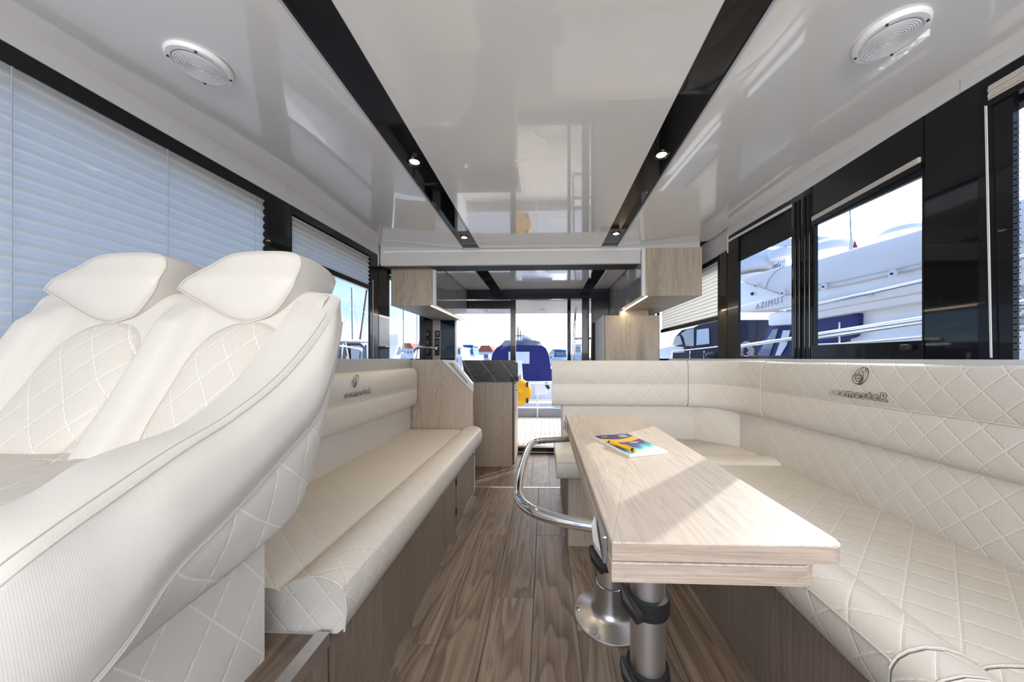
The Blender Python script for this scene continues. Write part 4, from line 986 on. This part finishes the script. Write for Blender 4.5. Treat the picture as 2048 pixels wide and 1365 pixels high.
# aft rail
rl_ = thing('stern_rail', (0, CY, CKZ), 'thin white stern rail with posts behind the open aft doorway', 'rail')
z1, z2 = PY(1075, 768.5, CY).z, PY(1075, 801, CY).z
mk('top_rail', T([(-1.4, CY-.03, z1), (1.35, CY-.03, z1)], .013, 8), MAT['plastic_white'], rl_); mk('mid_rail', T([(-1.4, CY-.03, z2), (1.35, CY-.03, z2)], .011, 8), MAT['plastic_white'], rl_)
for u in (940, 1075, 1180):
    xx = PY(u, 800, CY).x; mk('post', T([(xx, CY-.03, CKZ), (xx, CY-.03, z1)], .013, 8), MAT['plastic_white'], rl_)
# horseshoe lifebuoy on the rail
lb_c = PY(1033, 784.5, CY-.1); lb = thing('lifebuoy', lb_c, 'yellow horseshoe lifebuoy strapped to the stern rail behind the galley', 'lifebuoy')
arc = [(lb_c.x+.155*cos(a), lb_c.y, lb_c.z+.13*sin(a)) for a in [radians(-128+256*i/30) for i in range(31)]]
bm = new(); P = [Vector(p) for p in arc]
tube(bm, P, [.07+.065*min(1, i/4, (30-i)/4) for i in range(31)], 12)
for v in bm.verts: v.co.y = lb_c.y+(v.co.y-lb_c.y)*.6
mk('foam_ring', bm, MAT['buoy_yellow'], lb, smooth=60)
for v_ in (769, 801):
    c = PY(1055, v_, CY-.09); mk('strap', B(c.x-.018, c.x+.018, c.y-.09, c.y+.06, c.z-.045, c.z+.045, .006), MAT['black_matt'], lb)
# flybridge ladder rail seen through the side pane
ld = thing('ladder_rail', PY(1153, 700, 4.7), 'curved chrome flybridge ladder handrail behind the right door pane', 'rail')
mk('upright', T(catmull([PY(1158, 600, 4.7), PY(1152, 615, 4.7), PY(1149, 660, 4.7), PY(1147, 720, 4.7), PY(1146, 830, 4.7)], 16), .02, 10), MAT['chrome'], ld, smooth=60)
mk('cross_bar', T([PY(1149, 678, 4.7), PY(1185, 677, 4.7)], .018, 10), MAT['chrome'], ld, smooth=60)
mk('tread', B(*sorted((PY(1146, 700, 4.7).x, PY(1190, 700, 4.7).x)), 4.6, 4.8, CKZ+.3, CKZ+.34, .005), MAT['soffit'], ld)
mk('tread', B(*sorted((PY(1146, 700, 4.7).x, PY(1190, 700, 4.7).x)), 4.7, 4.9, CKZ+.6, CKZ+.64, .005), MAT['soffit'], ld)

# ---- blue covered cruiser astern
def pl(pts, Y): return [PY(u, v, Y) for u, v in pts]
bc = thing('covered_cruiser', (-.6, 10, -1.5), 'white cruiser under a navy canvas cockpit cover moored astern', 'boat')
Y0 = 9.5
can = pl([(980, 728), (986, 706), (993, 696), (1000, 692), (1030, 690.5), (1084, 691.5), (1092, 697), (1097, 708), (1103, 745), (1105, 765), (976, 765)], Y0)
bm = new(); prism(bm, can, (0, 3.0, 0)); mk('canvas_cover', bm, MAT['navy_canvas'], bc)
bm = new(); prism(bm, pl([(1000, 692), (1084, 692), (1080, 684), (1070, 681), (1010, 681)], Y0+.6), (0, 2, 0)); mk('windscreen', bm, MAT['clear_vinyl'], bc)
wp = pl([(1017, 704), (1059, 704), (1059, 728), (1017, 727.5)], Y0-.01)
mk('window_panel', prism(new(), wp, (0, -.02, 0)), MAT['far_white'], bc)
mk('window_pane', prism(new(), pl([(1020, 707), (1056, 707), (1056, 725), (1020, 725)], Y0-.035), (0, -.004, 0)), MAT['far_white'], bc)
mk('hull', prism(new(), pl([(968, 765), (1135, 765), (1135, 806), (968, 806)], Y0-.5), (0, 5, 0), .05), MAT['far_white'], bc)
mk('rubbing_strake', prism(new(), pl([(968, 803), (1140, 803), (1140, 806.5), (968, 806.5)], Y0-.6), (0, .12, 0)), MAT['red_stripe'], bc)
mk('swim_platform', prism(new(), pl([(968, 807), (1140, 807), (1140, 814), (968, 814)], Y0-1.2), (0, .9, 0)), MAT['far_white'], bc)
mk('stern_locker', prism(new(), pl([(1070, 768), (1094, 768), (1094, 790), (1070, 792)], Y0-.7), (0, .4, 0), .03), MAT['boat_white'], bc)
mk('outdrive', T([PY(1091, 766, Y0-.8), PY(1098, 778, Y0-.8)], .05, 8), MAT['black_matt'], bc)
bm = new()
for a, b in (((1036, 655), (1036, 690)), ((1041, 662), (1041, 690)), ((1031, 672), (1050, 672))): tube(bm, [PY(*a, Y0+1.5), PY(*b, Y0+1.5)], .03, 6)
mk('radar_arch', bm, MAT['mast_grey'], bc)
mk('radome', LA([(.02, .12), (.16, .10), (.19, .03), (.16, -.03), (.02, -.05)], PY(1054, 679, Y0+.9), 16), MAT['far_white'], bc, smooth=60)
mk('boarding_door', prism(new(), pl([(1035, 722), (1043, 722), (1046, 762), (1036, 762)], 7.4), (0, .05, 0), .01), MAT['boat_white'], bc)
# pontoon
st(mk('pontoon', B(-6, 6, 6.5, 8.0, -1.0, -.25, .03), MAT['dock_grey']))
# small boats further astern, each on its own
def small_boat(name, u0, u1, v0, v1, Y, label, hull='far_white', top='blue_boat', depth=3.5, group='boats moored far astern'):
    c = PY((u0+u1)/2, v1, Y); e = thing(name, c, label, 'boat', group)
    um = (u0+u1)/2; w_ = u1-u0; h_ = v1-v0
    a_, b_ = pl([(u1-.08*w_, v1), (u0+.08*w_, v1)], Y); a_.z = b_.z = -1.52
    mk('hull', prism(new(), pl([(u0, v1-.38*h_), (u1, v1-.38*h_)], Y)+[a_, b_], (0, depth, 0), .04), MAT[hull], e)
    mk('cabin', prism(new(), pl([(u0+.1*w_, v1-.38*h_), (u1-.1*w_, v1-.38*h_), (u1-.18*w_, v0+.1*h_), (u0+.16*w_, v0+.1*h_)], Y+.2), (0, depth*.6, 0), .03), MAT[top], e)
    mk('windscreen', prism(new(), pl([(u0+.2*w_, v0+.50*h_), (u1-.22*w_, v0+.50*h_), (u1-.24*w_, v0+.18*h_), (u0+.22*w_, v0+.18*h_)], Y+.16), (0, .03, 0)), MAT['clear_vinyl'], e)
    mk('roof', prism(new(), pl([(u0+.10*w_, v0+.1*h_), (u1-.10*w_, v0+.1*h_), (u1-.16*w_, v0), (u0+.16*w_, v0)], Y+.1), (0, depth*.65, 0), .02), MAT['blue_boat' if top == 'blue_boat' else 'far_white'], e)
    return e
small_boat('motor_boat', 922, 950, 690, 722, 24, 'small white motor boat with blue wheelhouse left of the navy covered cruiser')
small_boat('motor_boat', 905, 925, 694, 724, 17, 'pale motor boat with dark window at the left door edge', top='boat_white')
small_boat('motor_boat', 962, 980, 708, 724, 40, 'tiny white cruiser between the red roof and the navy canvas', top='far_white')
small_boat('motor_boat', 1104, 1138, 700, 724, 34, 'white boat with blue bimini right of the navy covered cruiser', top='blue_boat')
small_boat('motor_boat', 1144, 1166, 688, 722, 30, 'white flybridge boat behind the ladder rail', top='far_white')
def building(u0, u1, v0, v1, Y, label, roof='red_roof', wall='far_white', nw=4):
    c = PY((u0+u1)/2, v1, Y); e = thing('harbour_building', c, label, 'building', 'harbour buildings')
    q_ = pl([(u0, v1), (u1, v1), (u1, v0), (u0, v0)], Y); q_[0].z = q_[1].z = -.81
    mk('wall', prism(new(), q_, (0, 5, 0)), MAT[wall], e)
    h_ = v1-v0; mk('roof', prism(new(), pl([(u0-1, v0), (u1+1, v0), (u1-(u1-u0)*.25, v0-h_*.7), (u0+(u1-u0)*.25, v0-h_*.7)], Y-.3), (0, 5.6, 0)), MAT[roof], e)
    for k in range(nw):
        ua = u0+(u1-u0)*(k+.25)/nw; ub = u0+(u1-u0)*(k+.7)/nw
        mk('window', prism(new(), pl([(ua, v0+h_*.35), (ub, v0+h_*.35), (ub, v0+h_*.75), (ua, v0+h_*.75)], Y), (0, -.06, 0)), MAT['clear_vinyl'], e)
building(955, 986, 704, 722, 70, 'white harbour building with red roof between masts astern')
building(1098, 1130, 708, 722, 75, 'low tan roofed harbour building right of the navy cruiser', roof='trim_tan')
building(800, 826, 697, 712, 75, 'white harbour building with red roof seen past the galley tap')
# breakwater so the horizon is not bare
st(mk('breakwater', B(-90, 90, 100, 104, -1.6, 1.2), MAT['dock_grey']))
st(mk('breakwater', B(-104, -100, -50, 100, -1.6, 1.2), MAT['dock_grey']))
st(mk('quay', B(-90, 90, 55, 99, -1.6, -.8), MAT['dock_grey']))
# ---- masts
def mast(name, a, b, label, r=.06, m_='mast_grey', group='yacht masts'):
    e = thing(name, b, label, 'mast', group)
    k_ = (-.55-a.z)/(b.z-a.z); b2_ = a.lerp(b, k_); mk('spar', T([a, b2_], r, 8), MAT[m_], e)
    mk('hull', prism(new(), [(b2_.x-.9, b2_.y-3, -.55), (b2_.x+.9, b2_.y-3, -.55), (b2_.x+.5, b2_.y-2.4, -1.53), (b2_.x-.5, b2_.y-2.4, -1.53)], (0, 7, 0), .1), MAT['far_white'], e); return e
XA = -14
def pxl(u, v, X=XA): return PX(u, v, X)
e = mast('yacht_mast', pxl(704, 576), pxl(706, 740), 'tall bare yacht mast left of the slanting dark mast')
mk('stay', T([pxl(704, 585), pxl(690, 640), pxl(680, 740)], .012, 4), MAT['mast_grey'], e); mk('stay', T([pxl(704, 585), pxl(716, 660), pxl(722, 740)], .012, 4), MAT['mast_grey'], e)
e = mast('yacht_mast', pxl(738, 548, -11.5), pxl(712, 740, -11.5), 'slanting dark mast crossing the left window', .055, 'mast_dark')
mk('stay', T([pxl(741, 560, -11.5), pxl(724, 700, -11.5)], .01, 4), MAT['mast_grey'], e)
e = mast('yacht_mast', pxl(744, 590, -16), pxl(743, 740, -16), 'mast with spreaders close to the left window post')
mk('spreader', T([pxl(731, 604, -16), pxl(750, 602, -16)], .03, 6), MAT['mast_grey'], e)
mk('stay', T([pxl(744, 600, -16), pxl(724, 690, -16)], .014, 4), MAT['mast_grey'], e)
for k, (ut, ub, vt, lb) in enumerate(((807, 807, 590, 'tall mast behind the white radar arch'), (834, 834, 620, 'mast over the red roofed building'))):
    X_ = (-18, -25)[k]; e = mast('yacht_mast', pxl(ut, vt, X_), pxl(ub, 740, X_), lb, .08)
    mk('stay', T([pxl(ut, vt+5, X_), pxl(ut-10, 730, X_)], .016, 4), MAT['mast_grey'], e); mk('spreader', T([pxl(ut-6, vt+40, X_), pxl(ut+6, vt+40, X_)], .03, 6), MAT['mast_grey'], e)
e = mast('yacht_mast', pxl(849, 640, -14), pxl(832, 716, -14), 'leaning dark mast beside the galley tap', .05, 'mast_dark')
# ---- boat with dark canopy alongside on the left
cb = thing('canopy_boat', (-4.6, 5.4, -1.0), 'boat with dark canvas canopy and clear panel outside the left window', 'boat')
XC_ = -4.3
def pw(pts, X): return [PX(u, v, X) for u, v in pts]
mk('canopy', prism(new(), pw([(640, 690), (700, 686), (722, 686), (731, 694), (732, 725), (600, 725), (560, 700)], XC_), (-2.0, 0, 0), .03), MAT['dark_canvas'], cb)
mk('clear_panel', prism(new(), pw([(700, 691), (719, 692), (725, 697), (725, 725), (702, 725)], XC_+.02), (.01, 0, 0)), MAT['clear_vinyl'], cb)
mk('side_window', prism(new(), pw([(733, 690), (745, 689), (744, 725), (734, 725)], XC_-.3), (-.05, 0, 0)), MAT['clear_vinyl'], cb)
mk('boom', T(pw([(640, 682), (680, 682), (752, 684)], XC_+.1), .04, 8), MAT['mast_grey'], cb)
bm = new()
for q in (((640, 690), (688, 693), (724, 700)), ((690, 686), (697, 725)), ((686, 688), (681, 725)), ((722, 700), (720, 725))): tube(bm, pw(q, XC_+.3), .022, 6)
mk('frame_tube', bm, MAT['chrome'], cb)
mk('hull', B(-6.6, -4.2, 3.2, 9.5, -1.6, PX(700, 726, XC_).z, .05), MAT['far_white'], cb)
# white sport boat with arch beyond the galley window
sb = thing('sport_boat', (-6, 15, -1.0), 'white sport boat with sloping radar arch outside the galley window', 'boat')
XS = -6.5
mk('radar_arch', prism(new(), pw([(786, 722), (800, 722), (806, 690), (803, 670), (795, 668), (797, 690)], XS), (-.4, 0, 0), .03), MAT['far_white'], sb)
mk('superstructure', prism(new(), pw([(770, 722), (788, 722), (795, 668), (792, 648), (770, 640)], XS-.4), (-.35, 0, 0), .05), MAT['far_white'], sb)
mk('windscreen', prism(new(), pw([(793, 709), (797, 700), (799, 692), (803, 700), (800, 710)], XS+.02), (.02, 0, 0)), MAT['clear_vinyl'], sb)
mk('foredeck', prism(new(), pw([(798, 722), (802, 708), (808, 705), (818, 716), (819, 722)], XS), (-.6, 0, 0), .03), MAT['clear_vinyl'], sb)
mk('hull', B(-9, -6.3, 10, 18, -1.6, PX(790, 721, XS).z, .05), MAT['far_white'], sb)

# ---- big white motor yacht alongside on the right
my = thing('motor_yacht', (4.2, 3, -1.5), 'large white motor yacht with covered flybridge alongside the right windows', 'yacht')
XY = 3.9
def py_(pts, X=XY): return [PX(u, v, X) for u, v in pts]
XW = 1.3
def slab(name, pts, dx, m_, X=XY, bev=.03): return mk(name, prism(new(), py_(pts, X), (dx, 0, 0), bev), MAT[m_], my, smooth=35)
# cover over the flybridge (nearer edge follows the coaming)
slab('flybridge_cover', [(1478, 563), (1500, 551), (1545, 537), (1568, 531), (1600, 527), (1625, 521), (1708, 496), (1845, 456), (2009, 406), (2150, 362), (2400, 280), (2400, 400), (2150, 462), (2020, 490), (1845, 536), (1700, 569), (1625, 582), (1566, 591), (1532, 579), (1500, 570)], 1.5, 'boat_cover', XY, .05)
bm = new(); tube(bm, catmull([p+Vector((-.02, 0, 0)) for p in py_([(1533, 578), (1540, 560), (1552, 545), (1570, 533)])], 10), .006, 4); tube(bm, [p+Vector((-.022, 0, .0)) for p in py_([(1625, 573), (1700, 560), (1845, 528)])], .004, 4)
mk('cover_seam', bm, MAT['dock_grey'], my)
for u, v in ((1513, 572), (1567, 587), (1649, 574), (1787, 548)):
    c = PX(u, v, XY-.04); mk('cover_stud', LA([(.05, -.012), (.045, .0), (.02, .008)], c, 14, 'X'), MAT['boat_cover'], my); mk('stud_pin', LA([(.014, -.02), (.012, -.03)], c, 8, 'X'), MAT['black_matt'], my)
slab('flybridge_side', [(1465, 560), (1480, 563), (1532, 578), (1566, 591), (1625, 582), (1845, 536), (2020, 490), (2400, 390), (2400, 520), (2020, 540), (1845, 585), (1625, 625), (1583, 615), (1482, 626), (1465, 622)], 1.4, 'boat_white', XY+.06, .04)
slab('side_overhang', [(1535, 653), (1535, 628), (1583, 618), (1625, 612), (1845, 562), (2020, 523), (2400, 440), (2400, 560), (2020, 578), (1845, 604), (1625, 640), (1583, 650)], 1.2, 'boat_white', XY+.12, .04)
slab('deckhouse', [(1700, 715), (1700, 628), (1845, 604), (2020, 578), (2400, 540), (2400, 760), (1700, 760)], 1.0, 'boat_white', XY+.25, .02)
slab('window_cover', [(1625, 641), (1700, 630), (1710, 625), (1716, 628), (1715, 650), (1709, 672), (1700, 676), (1625, 690)], .6, 'navy_canvas', XY+.18, .02)
slab('cockpit_cover', [(1513, 760), (1513, 709), (1530, 668), (1537, 652), (1625, 641), (1625, 760)], 1.0, 'navy_canvas', XY+.2, .02)
slab('clear_panel', [(1516, 709), (1545, 660), (1556, 658), (1546, 690), (1538, 712), (1516, 714)], .01, 'clear_vinyl', XY+.17, 0)
slab('clear_panel', [(1550, 712), (1558, 690), (1566, 661), (1580, 661), (1573, 690), (1560, 712)], .01, 'far_white', XY+.17, 0)
slab('lower_deck', [(1483, 760), (1483, 712), (1520, 712), (1620, 700), (1720, 676), (1845, 668), (2400, 640), (2400, 900), (1483, 900)], 1.6, 'boat_white', XY+.35, .03)
def rail_(name, pts, r, X=XY, m_='chrome'): return mk(name, T(py_(pts, X), r, 8), MAT[m_], my, smooth=60)
rail_('hand_rail', [(1625, 611), (1735, 587), (1845, 562), (2060, 510), (2300, 452)], .022, XY-.08)
rail_('hand_rail', [(1562, 622), (1583, 618), (1625, 610)], .018, XY-.06)
rail_('side_rail', [(1478, 694), (1500, 690), (1583, 678), (1625, 671), (1845, 638), (2100, 598), (2300, 565)], .028, XY-.5)
rail_('side_rail', [(1625, 678), (1845, 645), (2100, 606), (2300, 575)], .02, XY-.5)
rail_('life_line', [(1625, 690), (1700, 687), (1845, 674), (2300, 640)], .012, XY-.45)
for u, va, vb in ((1679, 645, 686),): rail_('stanchion', [(u, va), (u, vb)], .010, XY-.02)
for u, v in ((1728, 590), (1576, 622)): c = PX(u, v, XY-.03); mk('rail_bracket', B(c.x-.05, c.x+.08, c.y-.03, c.y+.03, c.z-.02, c.z+.02, .008), MAT['chrome'], my)
pA, pB = PX(1506, 617, XY+.02), PX(1578, 597, XY+.02)
text('hull_lettering', 'AZIMUT', (pA+pB)/2+Vector((-.008, 0, 0)), (pB-pA), (0, .05, 1), .155, MAT['mast_grey'], my, extrude=.004, spacing=1.35)
c = PX(1505, 588, XY+.03); mk('deck_light', LA([(.035, 0), (.02, -.03)], c, 10, 'X'), MAT['black_matt'], my)
# radar scanner, domes, aerial
XD = XY+.8
def dome(name, u, v, ru, h, X):
    c = PX(u, v, X); r = (PX(u+ru, v, X)-PX(u-ru, v, X)).length/2
    return mk(name, LA([(r*.98, 0), (r, h*.15), (r*.97, h*.45), (r*.82, h*.75), (r*.5, h*.94), (.01, h)], c, 28), MAT['far_white'] if u < 1550 else MAT['boat_white'], my, smooth=60)
dome('satellite_dome', 1510, 545, 33, .46, XD); dome('satellite_dome', 1656, 508, 36, .22, XD)
c = PX(1510, 552, XD); mk('dome_plinth', LA([(.3, -.12), (.36, 0)], c, 24), MAT['boat_white'], my)
dome('satellite_dome', 1806, 470, 40, .12, XD)
c = PX(1564, 508, XD)
mk('radar_drum', LA([(.10, -.14), (.21, -.10), (.23, .03), (.22, .06), (.10, .10), (.05, .14)], c, 24), MAT['far_white'], my, smooth=50)
a, b = PX(1530, 488, XD), PX(1641, 483, XD); d = (b-a).normalized()
rb = mk('radar_bar', prism(new(), [a+Vector((0, 0, -.07)), b+Vector((0, 0, -.08)), b+d*.02+Vector((0, 0, .04)), b+Vector((0, 0, .09)), a+Vector((0, 0, .08))], (.14, 0, 0), .02), MAT['far_white'], my)
text('radar_lettering', 'oe', PX(1627, 483.5, XD-.003), d, (0, 0, 1), .11, MAT['mast_grey'], rb, extrude=.002)
bm = new()
for k in (-1.5, -.5, .5, 1.5): p = c+d*.06*k; tube(bm, [p+Vector((0, 0, -.1)), p+Vector((0, 0, -.32))], .018, 6)
mk('radar_leg', bm, MAT['chrome'], my)
p = PX(1553, 535, XD); mk('horn', B(p.x-.05, p.x+.05, p.y-.08, p.y+.06, p.z-.02, p.z+.06, .02), MAT['mast_grey'], my)
mk('aerial', T([PX(1703, 500, XD), PX(1700, 420, XD), PX(1697, 330, XD)], .009, 6), MAT['mast_grey'], my)
mk('aerial_base', LA([(.035, 0), (.02, .18), (.008, .22)], PX(1703, 503, XD), 10), MAT['far_white'], my)
p = PX(1706, 496, XD); mk('pennant', prism(new(), [p, p+Vector((0, -.07, -.02)), p+Vector((0, -.02, .11))], (.006, 0, 0)), MAT['red_stripe'], my)
# coiled rope on the side deck
def coil(u, v, X, r, label):
    c = PX(u, v, X); e = thing('rope_coil', c, label, 'rope', 'rope coils on the yacht rails'); rr_ = random.Random(int(u))
    for k in range(5):
        a0 = rr_.random()*6; pts = [c+Vector((rr_.uniform(-.03, .03), r*(.6+.1*k)*cos(a0+6.28*i/16), r*(.8+.07*k)*sin(a0+6.28*i/16)+rr_.uniform(-.02, .02))) for i in range(16)]
        mk('loop', T(pts, .016, 6, closed=True), MAT['rope'], e)
coil(2038, 612, XY-.45, .12, 'coiled pink flecked rope hanging at the right picture edge'); coil(1492, 704, XY-.4, .16, 'coil of pale rope beside the navy cockpit cover')
# small moored boat with curved canvas canopy aft on the right
cc = thing('canopy_cruiser', (9, 20, -1.2), 'cruiser with curved navy canopy seen below the aft right blind', 'boat')
XQ = 8.0
def pq(pts, X=XQ): return [PX(u, v, X) for u, v in pts]
mk('canopy', prism(new(), pq([(1346, 692), (1352, 671), (1363, 660), (1386, 655), (1392, 652), (1408, 646), (1440, 640), (1470, 640), (1470, 722), (1370, 722), (1366, 694)]), (3, 0, 0), .05), MAT['dark_canvas'], cc)
for q in ([(1371, 692), (1368, 676), (1362, 668), (1374, 660), (1388, 657), (1388, 693)], [(1393, 691), (1394, 660), (1418, 657), (1419, 688)], [(1344, 692), (1351, 672), (1360, 672), (1366, 690)]):
    mk('clear_panel', prism(new(), pq(q, XQ-.03), (-.01, 0, 0)), MAT['clear_vinyl'] if q[0][0] < 1380 else MAT['far_white'], cc)
mk('foredeck', prism(new(), pq([(1318, 722), (1318, 698), (1344, 692), (1368, 694), (1369, 722)], XQ+.05), (3, 0, 0), .03), MAT['boat_white'], cc)
mk('side_cover', prism(new(), pq([(1342, 740), (1346, 706), (1470, 700), (1470, 740)], XQ-.4), (.2, 0, 0), .02), MAT['dark_canvas'], cc)
bm = new(); tube(bm, pq([(1343, 704), (1420, 696), (1470, 690)], XQ-.5), .03, 6)
for u in (1344, 1380, 1408): tube(bm, pq([(u, 702), (u, 722)], XQ-.5), .025, 6)
mk('guard_rail', bm, MAT['chrome'], cc)
mk('fender', LA([(.05, -.3), (.22, -.2), (.25, 0), (.22, .2), (.05, .3)], PX(1424, 716, XQ-.6), 16, 'X'), MAT['black_matt'], cc, smooth=60)
mk('hull', B(7.5, 11, 12, 30, -1.6, PX(1400, 728, XQ).z, .05), MAT['boat_white'], cc)
